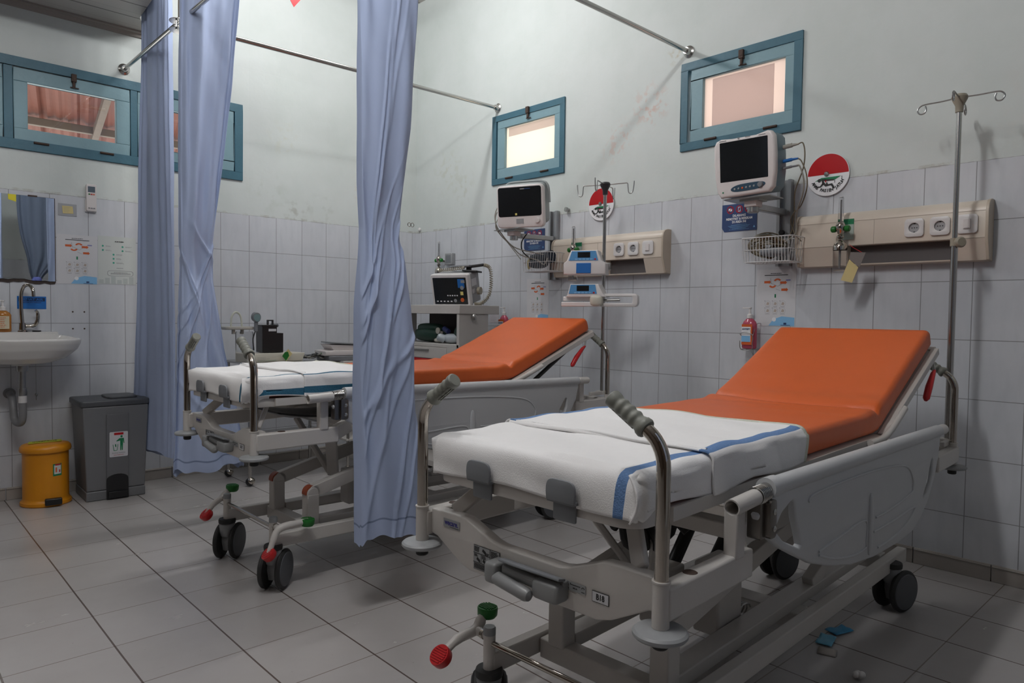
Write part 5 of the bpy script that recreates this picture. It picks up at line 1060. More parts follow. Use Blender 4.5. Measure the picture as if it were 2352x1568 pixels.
ivpole('tall steel drip stand with curled hooks at the head of the nearest bed', -0.222, -3.982, 0.585, 1.965, mat('khaki plastic', (0.30, 0.27, 0.21), 0.5), mat('khaki plastic', (0.3, 0.27, 0.21)), [hookc(math.radians(a), 0.125, 'curl') for a in (90, 270)]+[hookc(math.radians(a), 0.115, 'curl') for a in (185, 5)], 1.398, 0)
ivpole('steel drip stand carrying two pumps at the head of the far bed', -0.352, -2.292, 0.640, 1.815, black, mat('black hook head', (0.03, 0.03, 0.035), 0.4), [hookc(math.radians(a), 0.15, 'open') for a in (110, 200, 290, 20)], 0.60, 0)
# --- infusion pumps on the far stand
t = thing('infusion_pump', 'upper white infusion pump with blue keypad on the far drip stand', 'pump', (-0.44, -2.235, 1.312), -PI/2+0.50, 'pumps on the far drip stand')
m = MB(white); m.plate([(-0.115, 0.0), (0.12, 0.0), (0.12, 0.062), (0.095, 0.075), (0.075, 0.132), (-0.075, 0.132), (-0.098, 0.075), (-0.115, 0.062)], (0, 0, 0), FX, FZ, 0.11, bev=0.006, res=2); body = m.build('casing', t)
m = MB(bluek); m.plate([(-0.085, 0.076), (0.080, 0.076), (0.066, 0.128), (-0.068, 0.128)], (0, -0.056, 0), FX, FZ, 0.002); m.mat(screen).bx(-0.035, 0.035, -0.0585, -0.057, 0.092, 0.122); m.mat(lblue)
for k in range(5): m.bx(-0.05+k*0.021, -0.035+k*0.021, -0.0585, -0.057, 0.079, 0.087)
m.mat(redp).bx(0.058, 0.068, -0.0585, -0.057, 0.079, 0.087); m.build('keypad', body, smooth=0)
m = MB(blue); m.bx(-0.042, 0.040, -0.060, -0.054, 0.006, 0.062); m.build('door_latch', body, bevel=0.002)
m = MB(steel); m.bx(0.06, 0.13, 0.04, 0.075, 0.03, 0.07); m.build('pole_clamp', t, bevel=0.003)
t = thing('syringe_pump', 'lower white syringe pump with a long plunger arm on the far drip stand', 'pump', (-0.44, -2.235, 1.135), -PI/2+0.42, 'pumps on the far drip stand')
m = MB(white); m.plate([(-0.105, 0.052), (0.13, 0.052), (0.11, 0.075), (0.085, 0.124), (-0.075, 0.124), (-0.092, 0.062)], (0, 0, 0), FX, FZ, 0.10, bev=0.005, res=2); m.bx(-0.125, 0.10, -0.02, 0.045, 0.030, 0.055); m.bx(-0.125, 0.10, -0.055, 0.045, 0.0, 0.024); body = m.build('casing', t, bevel=0.003)
m = MB(bluek); m.plate([(-0.082, 0.070), (0.080, 0.070), (0.070, 0.120), (-0.070, 0.120)], (0, -0.051, 0), FX, FZ, 0.002); m.mat(screen).bx(-0.035, 0.035, -0.0535, -0.052, 0.085, 0.115); m.mat(lblue)
for k in range(5): m.bx(-0.05+k*0.021, -0.035+k*0.021, -0.0535, -0.052, 0.072, 0.080)
m.mat(redp).bx(0.058, 0.068, -0.0535, -0.052, 0.072, 0.080); m.build('keypad', body, smooth=0)
m = MB(white); m.plate(rr(0.10, 0.30, 0.0, 0.072, 0.022, 5), (0, 0, 0), FX, FZ, 0.045, holes=[rr(0.10, 0.272, 0.020, 0.056, 0.008, 3)], bev=0.004); m.build('plunger_arm', t)
m = MB(mat('cream plastic clamp', (0.58, 0.56, 0.48), 0.4)); m.ell((0.075, -0.035, 0.032), (0.036, 0.03, 0.032), e=0.6); m.mat(steel).cyl((0.11, -0.01, 0.035), (0.20, -0.01, 0.038), 0.008, n=10); m.build('syringe_clamp', t)
# ---------------------------------------------------------------- left wall and corner
# mirror with a broken lower edge
rn = random.Random(4)
t = onL('wall_mirror', 'frameless wall mirror with a chipped lower edge above the washbasin', 'mirror', -2.914, 1.240)
edge = [(0.350-0.025*i, 0.006+0.012*(i/28)+rn.uniform(-0.005, 0.005)) for i in range(29)]
P = [(-0.35, 0.487), (0.350, 0.482)]+edge
m = MB(mirror); m.plate(P, (0, -0.0062, 0), FX, FZ, 0.004); gl = m.build('mirror_glass', t, smooth=0)
m = MB(mat('corroded mirror edge', (0.05, 0.035, 0.03), 0.8, noise=0.5, nscale=60)); m.plate([(-0.352, 0.484), (0.3545, 0.484), (0.3545, -0.002)]+[(a, b-0.014-rn.uniform(0, 0.006)) for a, b in edge], (0, -0.0022, 0), FX, FZ, 0.0035); m.build('mirror_backing', t, smooth=0)
for dx in (0.245, -0.245): m = MB(rust); m.bx(dx-0.022, dx+0.022, -0.011, 0.0, 0.480, 0.489); m.build('mirror_clip', t)
t = onL('sticky_note', 'bright yellow sticky note stuck on the top of the mirror', 'note', -2.765, 1.705, 0.0090); m = MB(mat('bright yellow note', (0.75, 0.66, 0.03), 0.6)); m.plate([(-0.020, 0.018), (0.018, 0.018), (0.018, -0.022), (-0.018, -0.012)], (0, -0.0005, 0), FX, FZ, 0.0006); m.build('note_sheet', t, smooth=0)
# remote control and holder
t = onL('remote_control', 'white air conditioner remote hanging on the wall right of the mirror', 'remote control', -2.378, 1.668)
m = MB(pinkw); m.plate(rr(-0.027, 0.027, 0.0, 0.160, 0.008), (0, -0.020, 0), FX, FZ, 0.020, bev=0.004); bd = m.build('casing', t)
m = MB(mat('remote lcd', (0.10, 0.13, 0.16), 0.3)); m.bx(-0.019, 0.019, -0.0308, -0.030, 0.112, 0.146); m.build('display', bd, smooth=0)
for (a, b, mt) in ((-0.012, 0.100, greenp), (0.012, 0.100, orangei), (0.0, 0.100, redp), (-0.013, 0.018, greyink), (0.0, 0.018, greyink), (0.013, 0.018, greyink)): m = MB(mt); m.box((a, -0.031, b), (0.009, 0.003, 0.006)); m.build('button', bd)
m = MB(white); m.bx(-0.030, 0.030, -0.012, 0.0, -0.004, 0.07); m.build('holder', t, bevel=0.003)
# frosted plate with a yellow note
t = onL('note_plate', 'grey plastic plate holding a small pale yellow note between mirror and remote', 'note plate', -2.497, 1.666)
m = MB(mat('grey plastic sheet', (0.36, 0.37, 0.39), 0.4)); m.bx(-0.047, 0.047, -0.003, 0, -0.035, 0.035); pl_ = m.build('plate', t, smooth=0)
m = MB(paleyel); m.plate([(-0.028, 0.022), (0.026, 0.022), (0.030, -0.020), (-0.024, -0.023)], (0, -0.0042, 0), FX, FZ, 0.001); lines(m, greyink, -0.018, 0.018, 0.014, -0.012, 0.0065, 0.0010, -0.0052, 6); m.build('yellow_note', t, smooth=0)
# HEMAT AIR sticker
t = onL('water_saving_sign', 'blue sticker reading HEMAT AIR behind the tap', 'sign', -2.678, 1.118); m = MB(blue); m.plate(rr(-0.070, 0.070, -0.036, 0.036, 0.001), (0, -0.0008, 0), FX, FZ, 0.0010)
rect(m, mat('dark blue band', (0.008, 0.03, 0.10), 0.4), -0.064, 0.064, 0.008, 0.028, -0.0016); m.mat(blue).text('HEMAT AIR', (0, -0.0020, 0.018), FX, FZ, 0.0185, sx=1.15, bold=0.0004); m.mat(navy).text('MATIKAN KERAN', (0, -0.0018, 0.001), FX, FZ, 0.0105, bold=0.0003, sx=1.1); lines(m, navy, -0.03, 0.03, -0.012, -0.014, 0.006, 0.001, -0.0018, 3, True); m.build('sticker', t, smooth=0)
for k, (x, z) in enumerate(((-2.475, 1.068), (-2.415, 1.068), (-2.475, 0.968), (-2.415, 0.968))):
    m = MB(rust); m.lathe([(0, 0.002), (0.004, 0.0015), (0.005, 0)], (0, 0, 0), (0, -1, 0), 10); o = m.build('wall_screw'); o.location = (x, 0, z)
    tag(o, ['small dark screw in the tiles right of the basin, upper left of four', 'small dark screw in the tiles right of the basin, upper right of four', 'small dark screw in the tiles right of the basin, lower left of four', 'small dark screw in the tiles right of the basin, lower right of four'][k], 'screw', 'four screws in the tiles')
# washbasin
t = onL('washbasin', 'white porcelain washbasin hung on the tiled wall under the mirror', 'sink', -2.765, 0.0)
def bas(u, v):
    th = 2*PI*u
    # v: 0 bottom centre .. 1 rim outer top, >1 inner bowl
    def outl(k, sx, sy): c, s_ = math.cos(th), math.sin(th); return Vector((sx*math.copysign(abs(c)**0.85, c), -0.215+sy*math.copysign(abs(s_)**(0.85), s_), 0))
    T = [(0.0, 0.10, 0.10, 0.785), (0.10, 0.14, 0.13, 0.79), (0.25, 0.21, 0.165, 0.815), (0.42, 0.262, 0.195, 0.86), (0.55, 0.278, 0.208, 0.895), (0.62, 0.281, 0.212, 0.912), (0.67, 0.276, 0.208, 0.921), (0.72, 0.262, 0.196, 0.922), (0.78, 0.245, 0.165, 0.905), (0.88, 0.20, 0.13, 0.84), (1.0, 0.04, 0.04, 0.80)]
    for (a, *A), (b, *B_) in zip(T, T[1:]):
        if v <= b:
            k = (v-a)/(b-a); sx, sy, z = [A[i]+(B_[i]-A[i])*k for i in range(3)]; p = outl(0, sx, sy); back = max(0, math.sin(th)); 
            if v < 0.75 and back > 0: p.y = min(p.y, -0.004)
            p.z = z + (0.032*back**2 if 0.5 < v < 0.80 else 0)
            if v > 0.72: p.y = min(p.y, -0.10) if back > 0 else p.y
            return p
m = MB(porc); m.grid(bas, 64, 40, cu=True); m.lathe([(0, 0.77), (0.045, 0.775), (0.05, 0.80)], (0, -0.215, 0), n=24); m.bx(-0.20, 0.20, -0.075, -0.003, 0.88, 0.952); bs = m.build('basin', t, smooth=50)
m = MB(steel); m.lathe([(0, 0.742), (0.028, 0.742), (0.030, 0.760), (0.028, 0.78), (0, 0.78)], (0.005, -0.215, 0), n=20); m.cyl((0.005, -0.215, 0.742), (0.005, -0.215, 0.62), 0.017, n=16); m.lathe([(0, 0.61), (0.022, 0.61), (0.024, 0.63), (0.022, 0.65), (0, 0.65)], (0.005, -0.215, 0), n=18)
m.mat(white).cyl((0.005, -0.215, 0.57), (0.005, -0.215, 0.61), 0.020, n=16); m.mat(mat('grey drain plastic', (0.20, 0.20, 0.205), 0.4))
m.tube(smooth_path([(0.005, -0.215, 0.57), (0.005, -0.215, 0.50), (0.000, -0.20, 0.462), (-0.012, -0.17, 0.455), (-0.022, -0.14, 0.475), (-0.025, -0.125, 0.53), (-0.025, -0.10, 0.58), (-0.025, -0.05, 0.60), (-0.025, -0.004, 0.605)], 5), 0.019, 14); m.lathe([(0, 0), (0.03, 0), (0.03, 0.006), (0, 0.010)], (-0.025, -0.002, 0.605), (0, -1, 0), 18); m.build('drain_trap', t)
m = MB(chrome); m.lathe([(0, 0), (0.024, 0), (0.024, 0.006), (0.017, 0.012), (0.015, 0.05), (0, 0.05)], (0.035, -0.045, 0.952), n=20)
m.tube(smooth_path([(0.035, -0.045, 1.0), (0.030, -0.045, 1.08), (0.030, -0.048, 1.16), (0.040, -0.062, 1.205), (0.060, -0.095, 1.215), (0.072, -0.125, 1.19), (0.075, -0.132, 1.150)], 6), 0.0095, 14)
m.tube(smooth_path([(0.05, -0.045, 0.985), (0.09, -0.05, 0.99), (0.105, -0.055, 1.02), (0.105, -0.06, 1.06), (0.095, -0.062, 1.075)], 5), [0.011]*5+[0.0105]*5+[0.0095]*5+[0.008]*6, 12); m.build('tap', t)
m = MB(black); m.cyl((0, 0, 0), (0, 0, 0.008), 0.022, n=24); o = m.build('sink_stopper', bevel=0.002); o.location = (-2.665, -0.055, 0.9525); tag(o, 'black rubber stopper lying on the back ledge of the washbasin', 'stopper')
m = MB(steel); m.tube([(0, 0, 0.30), (0, 0, 0.03)], 0.0012, 5); m.ell((0, 0, 0.02), (0.007, 0.007, 0.009)); m.cyl((0, 0, 0.012), (0, 0, -0.012), 0.002, n=6); o = m.build('plug_chain'); o.location = (-2.672, -0.06, 0.575); tag(o, 'thin metal plug chain hanging below the washbasin', 'chain')
t = thing('soap_bottle', 'amber hand soap bottle standing at the left end of the washbasin', 'soap bottle', (-2.820, -0.042, 0.9525), 0); b_ = soap(t, amber, h=0.118)
m = MB(mat('pale label', (0.55, 0.50, 0.36), 0.5)); m.bx(-0.022, 0.024, -0.0405, -0.039, 0.018, 0.088); lines(m, orangei, -0.018, 0.018, 0.080, 0.025, 0.010, 0.003, -0.0412, 9); m.build('bottle_label', b_, smooth=0)
# yellow pedal bin
t = thing('pedal_bin', 'yellow round pedal bin with a lid, under the washbasin', 'bin', (-2.655, -0.205, 0), 0)
m = MB(ochre); m.lathe([(0, 0), (0.120, 0), (0.124, 0.006), (0.122, 0.020), (0.112, 0.030), (0.110, 0.040), (0.110, 0.30), (0, 0.30)], n=44); bd = m.build('bin_body', t)
m = MB(ochre); m.lathe([(0.0, 0.296), (0.121, 0.296), (0.124, 0.305), (0.121, 0.322), (0.112, 0.332), (0.09, 0.338), (0.0, 0.342)], n=44); ld = m.build('lid', t)
m = MB(mat('lime sticker', (0.50, 0.52, 0.02), 0.5)); m.plate([(-0.085, -0.02), (0.075, -0.02), (0.085, 0.05), (-0.07, 0.05)], (0, 0, 0.3425), (1, 0, 0), (0, 1, 0), 0.001); m.mat(ink).text('INFEKSIUS', (0, 0.018, 0.3435), (1, 0, 0), (0, 1, 0), 0.026, sx=1.0, bold=0.0004); m.build('lid_sticker', ld, smooth=0)
A_ = Matrix.Rotation(math.radians(-8), 4, 'Z')
m = MB(black); m.X = A_; m.bx(-0.010, 0.070, -0.140, -0.108, 0.012, 0.048); m.build('pedal', t, bevel=0.006, seg=3)
m = MB(mat('white sticker', (0.6, 0.62, 0.6), 0.5)); m.X = A_
def cyl_patch(m, mt, a0, a1, z0, z1, r): m.mat(mt); m.grid(lambda u, v: (r*math.cos(a0+(a1-a0)*u), r*math.sin(a0+(a1-a0)*u), z0+(z1-z0)*v), 8, 1)
cyl_patch(m, greeni, -1.30, -0.88, 0.165, 0.232, 0.1106); cyl_patch(m, mat('white sticker', (0.6, 0.62, 0.6)), -1.25, -0.92, 0.175, 0.224, 0.1109); cyl_patch(m, redi, -1.20, -0.93, 0.222, 0.230, 0.1112); cyl_patch(m, orangei, -1.19, -1.12, 0.185, 0.212, 0.1112); cyl_patch(m, redi, -1.02, -0.96, 0.183, 0.198, 0.1112); m.build('sticker', bd, smooth=0)
# grey pedal bin
t = thing('pedal_bin', 'large grey rectangular pedal bin with a dark lid and litter sign', 'bin', (-2.333, -0.205, 0), math.radians(-2))
m = MB(bing); h_ = 0.535
def bb(z0, z1, s0, s1): 
    vs = [(sx*0.152*k, sy*0.150*k, z) for z, k in ((z0, s0), (z1, s1)) for sx, sy in ((-1, -1), (1, -1), (1, 1), (-1, 1))]; m.add(vs, [(0, 1, 5, 4), (1, 2, 6, 5), (2, 3, 7, 6), (3, 0, 4, 7), (3, 2, 1, 0), (4, 5, 6, 7)])
bb(0.0, 0.055, 1.0, 1.0); bb(0.056, h_, 0.985, 1.10); bd = m.build('bin_body', t, bevel=0.006, seg=2)
m = MB(mat('bin front panel grey', (0.135, 0.138, 0.145), 0.45)); m.X = Matrix.Translation((0, -0.152, 0.06)) @ Matrix.Rotation(math.radians(1.9), 4, 'X')
m.bx(-0.052, 0.062, -0.004, 0.004, -0.058, 0.43); m.build('front_panel', t, bevel=0.002)
m = MB(black); m.plate([(-0.052, 0.0)]+[(0.004+0.056*math.cos(a), 0.115+0.030*math.sin(a)) for a in [PI-i*PI/10 for i in range(11)]]+[(0.062, 0.0)], (0, -0.1575, 0.0), FX, FZ, 0.004); m.bx(-0.045, 0.055, -0.175, -0.155, 0.010, 0.045); m.build('pedal', t, bevel=0.003)
m = MB(bind); m.plate(rr(-0.182, 0.178, -0.168, 0.165, 0.025), (0, 0, h_+0.006+0.012), FX, (0, 1, 0), 0.034, bev=0.008, res=2); m.plate(rr(-0.03, 0.130, -0.10, 0.10, 0.03), (0, 0, h_+0.040), FX, (0, 1, 0), 0.014, bev=0.006); m.build('lid', t)
m = MB(paper); m.X = Matrix.Translation((0.010, -0.165, 0.315)) @ Matrix.Rotation(math.radians(1.9), 4, 'X'); m.plate(rr(-0.047, 0.047, -0.072, 0.072, 0.006), (0, 0.0, 0), FX, FZ, 0.001); y = -0.0010
rect(m, redi, -0.024, 0.024, 0.054, 0.067, y); Gm = greeni
poly(m, Gm, [(0.014+0.006*math.cos(a), 0.044+0.007*math.sin(a)) for a in [i*PI/7 for i in range(14)]], y)
poly(m, Gm, [(0.003, 0.034), (0.026, 0.034), (0.029, 0.004), (0.025, 0.004), (0.022, 0.022), (0.021, -0.036), (0.016, -0.036), (0.0150, -0.005), (0.0125, -0.036), (0.0075, -0.036), (0.007, 0.020), (-0.012, 0.016), (-0.012, 0.020)], y)
for Pq in ([(-0.031, 0.000), (-0.028, 0.000), (-0.023, -0.034), (-0.026, -0.037)], [(-0.026, -0.037), (-0.010, -0.037), (-0.010, -0.034), (-0.025, -0.034)], [(-0.010, -0.037), (-0.007, -0.034), (-0.003, 0.0), (-0.006, 0.0)], [(-0.020, 0.0), (-0.014, 0.002), (-0.012, -0.014), (-0.018, -0.015)]): poly(m, Gm, Pq, y)
m.mat(greyink).text('BUANG SAMPAH', (0, y, -0.050), FX, FZ, 0.009); m.mat(redi).text('PADA TEMPATNYA', (0, y, -0.062), FX, FZ, 0.006); m.build('litter_sign', bd, smooth=0)
# ---------------------------------------------------------------- instrument cart beyond the far bed
t = thing('instrument_cart', 'steel instrument cart on ball castors between the far bed and the tiled wall', 'cart', (-1.36, -0.42, 0), 0)
m = MB(stain); x0, x1, y0, y1 = -0.30, 0.30, -0.16, 0.20
m.bx(x0, x1, y0, y1, 0.753, 0.765); tp = m.build('top_shelf', t, bevel=0.002)
m = MB(stain); m.bx(x0, x1, y0, y1, 0.27, 0.28); m.build('lower_shelf', t, bevel=0.002)
for x in (x0+0.012, x1-0.012):
    for y in (y0+0.012, y1-0.012):
        m = MB(stain); m.cyl((x, y, 0.045), (x, y, 0.755), 0.011, n=12); lg = m.build('leg', t)
        m = MB(black); m.ell((x, y, 0.028), (0.026, 0.026, 0.026), n=20, m=12); m.mat(chrome).ell((x+0.004, y-0.004, 0.032), (0.026, 0.026, 0.024), n=20, m=12); m.build('ball_castor', lg)
t = thing('suction_jar_stand', 'clear suction canister stand with a pale tray, left of the black case', 'suction unit', (-1.655, -0.42, 0.7655), 0)
t.scale = (1, 1, 1.21)
m = MB(glass); m.lathe([(0.04, 0.0), (0.052, 0.0), (0.054, 0.15), (0.05, 0.158), (0.0, 0.158)], (0.035, 0, 0), n=26); m.build('canister', t)
m = MB(mat('warm grey plastic', (0.42, 0.40, 0.36), 0.5)); m.plate(rr(-0.10, 0.085, -0.05, 0.05, 0.03), (0, 0, 0.176), FX, (0, 1, 0), 0.016, bev=0.004); m.bx(-0.05, -0.035, -0.03, -0.01, 0.145, 0.168); m.bx(0.005, 0.02, -0.03, -0.01, 0.145, 0.168); m.build('tray', t)
m = MB(mat('cloudy tube', (0.55, 0.56, 0.48), 0.4)); m.tube(smooth_path([(-0.05, 0, 0.18), (-0.045, 0, 0.235), (-0.02, 0, 0.258), (0.01, 0, 0.24), (0.02, 0, 0.18)], 5), 0.006, 8); m.build('hose', t)
m = MB(clipm); m.cyl((0.090, -0.03, 0.235), (0.090, -0.065, 0.232), 0.025, n=26); m.cyl((0.090, -0.045, 0.16), (0.092, -0.045, 0.22), 0.012, n=12); m.mat(mat('gauge face', (0.16, 0.25, 0.26), 0.3)).cyl((0.090, -0.065, 0.232), (0.090, -0.0665, 0.232), 0.021, n=26); m.build('pressure_gauge', t)
m = MB(black); m.tube(smooth_path([(0.085, -0.05, 0.16), (0.07, -0.05, 0.12), (0.075, -0.05, 0.06)], 4), 0.004, 8); m.build('hose', t)
t = thing('hard_case', 'black hard equipment case with a handle standing on the instrument cart', 'case', (-1.440, -0.36, 0.815), math.radians(-5))
m = MB(black); m.bx(-0.055, 0.082, -0.06, 0.06, 0.002, 0.128); m.bx(-0.055, 0.040, -0.06, 0.06, 0.128, 0.170); m.mat(paper).bx(-0.015, 0.035, -0.0612, -0.060, 0.140, 0.156); m.build('case_body', t, bevel=0.004)
m = MB(black); m.bx(-0.058, 0.045, -0.062, 0.062, 0.170, 0.182); m.bx(-0.004, 0.004, -0.012, 0.012, 0.182, 0.212); m.bx(0.028, 0.036, -0.012, 0.012, 0.182, 0.212); m.bx(-0.004, 0.036, -0.012, 0.012, 0.206, 0.214); m.mat(clipm).cyl((0.045, -0.05, 0.178), (0.045, 0.05, 0.178), 0.012, n=12); m.build('case_lid', t, bevel=0.002)
t = thing('beige_device', 'beige flat medical device under the black case on the instrument cart', 'device', (-1.43, -0.40, 0.7655), math.radians(3))
m = MB(mat('ivory plastic', (0.62, 0.59, 0.50), 0.4)); m.plate([(-0.20, 0.0), (0.165, 0.0), (0.185, 0.050), (-0.20, 0.050)], (0, 0, 0), FX, FZ, 0.20, bev=0.004); lines(m, greyink, -0.15, -0.06, 0.028, 0.006, 0.009, 0.0012, -0.1013, 3); rect(m, greeni, -0.15, -0.02, 0.006, 0.0075, -0.1013); m.build('device_body', t)
bpy.data.objects['hard_case'].location.z = 0.8165
t = thing('hanging_tag', 'small yellow and green card tied in front of the beige device', 'tag', (-1.385, -0.525, 0.805), math.radians(-12)); m = MB(paleyel); m.plate([(-0.030, -0.006), (-0.004, -0.040), (0.034, 0.008), (0.008, 0.040)], (0, 0, 0), FX, FZ, 0.001); m.mat(greenp).plate([(-0.030, -0.006), (-0.006, -0.036), (0.014, -0.004), (0.006, 0.022), (-0.014, 0.020)], (0, -0.0012, 0), FX, FZ, 0.001); m.build('card', t, smooth=0)
t = thing('cable_bundle', 'tangled dark cables with a red and green clamp beside the white recorder', 'cable', (-1.185, -0.47, 0.768), 0); rn = random.Random(9)
for k in range(9):
    m = MB([rubber, clipm, cableg][k % 3]); m.tube(smooth_path([(-0.06+0.03*j+rn.uniform(-.01, .01), rn.uniform(-.04, .04), 0.006+rn.uniform(0, 0.035)) for j in range(6)], 5), 0.0032, 7); m.build('cable', t)
m = MB(greenp); m.ell((0.068, -0.03, 0.040), (0.014, 0.01, 0.009)); m.build('green_clip', t); m = MB(paleyel); m.ell((0.085, -0.03, 0.034), (0.012, 0.012, 0.012)); m.build('yellow_clip', t); m = MB(redp); m.ell((0.100, -0.03, 0.030), (0.016, 0.014, 0.022)); m.build('red_clip', t)
t = thing('ecg_recorder', 'white portable recorder with a grey lid standing between cart and middle curtain', 'recorder', (-0.955, -0.50, 0.761), math.radians(-10))
m = MB(clipm); m.bx(-0.15, 0.15, -0.13, 0.13, 0.0, 0.032); m.build('base', t, bevel=0.005)
m = MB(pinkw); m.plate([(-0.17, 0.034), (0.17, 0.034), (0.17, 0.070), (-0.10, 0.070), (-0.17, 0.062)], (0, 0, 0), FX, FZ, 0.24, bev=0.006); m.plate([(-0.105, 0.070), (0.16, 0.070), (0.15, 0.100), (-0.135, 0.108)], (0, 0.01, 0), FX, FZ, 0.20, bev=0.005); m.build('body', t)
m = MB(mat('grey lid', (0.20, 0.21, 0.22), 0.4)); m.X = Matrix.Translation((0.0, 0.0, 0.112)) @ Matrix.Rotation(0.06, 4, 'Y'); m.plate(rr(-0.13, 0.14, -0.10, 0.11, 0.01), (0, 0, 0), FX, (0, 1, 0), 0.008, bev=0.002); m.build('lid', t)
t = thing('side_table', 'white side table with ball castors carrying the portable recorder', 'table', (-0.84, -0.50, 0), 0)
m = MB(trolm); m.bx(-0.21, 0.19, -0.16, 0.16, 0.735, 0.76); m.build('table_top', t, bevel=0.003); m = MB(trolm); m.bx(-0.18, 0.18, -0.15, 0.15, 0.22, 0.235); m.build('lower_shelf', t, bevel=0.003)
for x in (-0.165, 0.165):
    for y in (-0.14, 0.14):
        m = MB(stain); m.cyl((x, y, 0.05), (x, y, 0.74), 0.010, n=12); lg = m.build('leg', t); m = MB(chrome); m.ell((x, y, 0.028), (0.027, 0.027, 0.027), n=22, m=14); m.build('ball_castor', lg)
# ---------------------------------------------------------------- monitor trolley in the corner
T0 = thing('emergency_trolley', 'off white shelf trolley standing in the room corner behind the far bed', 'trolley', (-0.50, -1.19, 0), 0)
D, W_ = 0.26, 0.86
m = MB(trolm); m.bx(0.0, D, 0.0, W_, 0.02, 0.06); m.bx(0.0, D, 0.0, W_, 0.855, 0.88); m.bx(-0.004, D+0.09, -0.01, W_+0.01, 1.085, 1.145)
m.bx(0.0, D, 0.0, 0.025, 0.06, 1.085); m.bx(0.0, D, W_-0.025, W_, 0.06, 1.085); m.bx(D-0.012, D, 0.40, W_, 0.06, 0.86); m.bx(0.0, 0.03, 0.0, 0.13, 0.06, 0.858); m.build('trolley_frame', T0, bevel=0.003)
m = MB(mat('dark shelf back', (0.045, 0.037, 0.035), 0.6)); m.bx(D-0.010, D-0.004, 0.30, 0.66, 0.88, 1.085); m.build('back_panel', T0)
m = MB(trolm); m.bx(-0.006, 0.012, 0.13, W_-0.03, 0.775, 0.853); dr = m.build('drawer', T0, bevel=0.002); m = MB(steel); m.bx(-0.014, -0.006, 0.32, 0.60, 0.826, 0.838); m.build('drawer_handle', dr, bevel=0.001)
m = MB(redi); m.bx(-0.008, 0.012, 0.26, W_-0.03, 0.690, 0.771); dr = m.build('drawer', T0, bevel=0.002); dr['label'] = 'red drawer front'
m = MB(paper); m.bx(-0.0095, -0.008, 0.47, 0.57, 0.725, 0.752); m.mat(ink).box((-0.0098, 0.52, 0.739), (0.0005, 0.06, 0.006)); m.build('drawer_label', dr, smooth=0)
m = MB(steel); m.ell((D*0.42, -0.024, 1.065), (0.020, 0.020, 0.022)); m.build('corner_buffer', T0)
t = thing('defibrillator', 'white defibrillator monitor with orange button and coiled cable on top of the corner trolley', 'defibrillator', (-0.375, -1.010, 1.1465), -PI/2+0.38)
tl = Matrix.Rotation(math.radians(14), 4, 'X')
m = MB(white); m.X = tl; m.plate(rr(-0.145, 0.145, 0.0, 0.225, 0.014), (0, -0.045, 0.003), FX, FZ, 0.045, bev=0.006, res=2); fb = m.build('front_bezel', t)
m = MB(mat('light grey casing', (0.33, 0.33, 0.34), 0.45)); m.X = tl; m.plate(rr(-0.135, 0.135, 0.0, 0.215, 0.014), (0, 0.045, 0.010), FX, FZ, 0.135, bev=0.005); m.mat(paper); m.bx(0.1352, 0.136, 0.0, 0.07, 0.13, 0.18); m.bx(0.1352, 0.136, 0.0, 0.05, 0.08, 0.11); m.build('rear_casing', t)
m = MB(screen); m.X = tl; m.plate(rr(-0.128, 0.130, 0.022, 0.205, 0.004), (0, -0.0682, 0), FX, FZ, 0.001); m.build('screen', fb, smooth=0)
m = MB(lblue); m.X = tl; m.mat(blue); m.box((0.09, -0.0692, 0.165), (0.05, 0.0006, 0.06)); m.mat(discp); m.box((0.105, -0.0695, 0.178), (0.03, 0.0006, 0.02)); m.cyl((0.095, -0.0692, 0.135), (0.095, -0.070, 0.135), 0.014, n=16); m.cyl((0.035, -0.0692, 0.047), (0.035, -0.070, 0.047), 0.012, n=16); m.mat(yellow); m.box((0.09, -0.0692, 0.097), (0.022, 0.0006, 0.024)); m.mat(orangei); m.cyl((0.09, -0.0692, 0.052), (0.09, -0.072, 0.052), 0.014, n=18)
m.mat(whitei)
for k in range(5): m.box((-0.105+k*0.027, -0.0692, 0.042), (0.014, 0.0006, 0.008)); m.box((0.0+k*0.018-0.02, -0.0692, 0.082), (0.010, 0.0006, 0.008))
m.build('keypad', fb, smooth=0)
m = MB(coilm); m.cyl((0.150, 0.03, 0.10), (0.172, 0.03, 0.10), 0.026, n=20); m.build('cable_socket', t)
def coil(P, r, turns, rt, par, nm='coiled_cable'):
    Q = smooth_path(P, 12); L = len(Q); path = []
    N_ = turns*10
    for i in range(N_+1):
        f = i/N_*(L-1); k = min(int(f), L-2); p = Q[k].lerp(Q[k+1], f-k); d = (Q[k+1]-Q[k]).normalized(); x, y, _ = basis(d); a = 2*PI*i/10
        path.append(p+x*r*math.cos(a)+y*r*math.sin(a))
    m = MB(coilm); m.tube(path, rt, 6); return m.build(nm, par)
m = MB(clipm); m.beam((-0.04, -0.01, 0.262), (0.12, -0.02, 0.268), 0.045, 0.016); m.build('paddle', t, bevel=0.006); coil([(-0.13, -0.03, 0.240), (-0.02, -0.04, 0.245), (0.08, -0.04, 0.255)], 0.009, 14, 0.0032, t)
m = MB(rubber); m.beam((0.09, 0.0, 0.262), (0.20, 0.02, 0.276), 0.03, 0.018); m.beam((0.06, 0.0, 0.235), (0.17, 0.01, 0.228), 0.10, 0.012); m.bx(0.075, 0.105, -0.01, 0.02, 0.235, 0.265); m.build('paddle', t, bevel=0.005)
coil([(0.20, 0.02, 0.275), (0.245, 0.02, 0.25), (0.255, 0.02, 0.15), (0.235, 0.02, 0.06), (0.19, 0.0, 0.012), (0.15, -0.02, 0.008)], 0.010, 34, 0.0032, t)
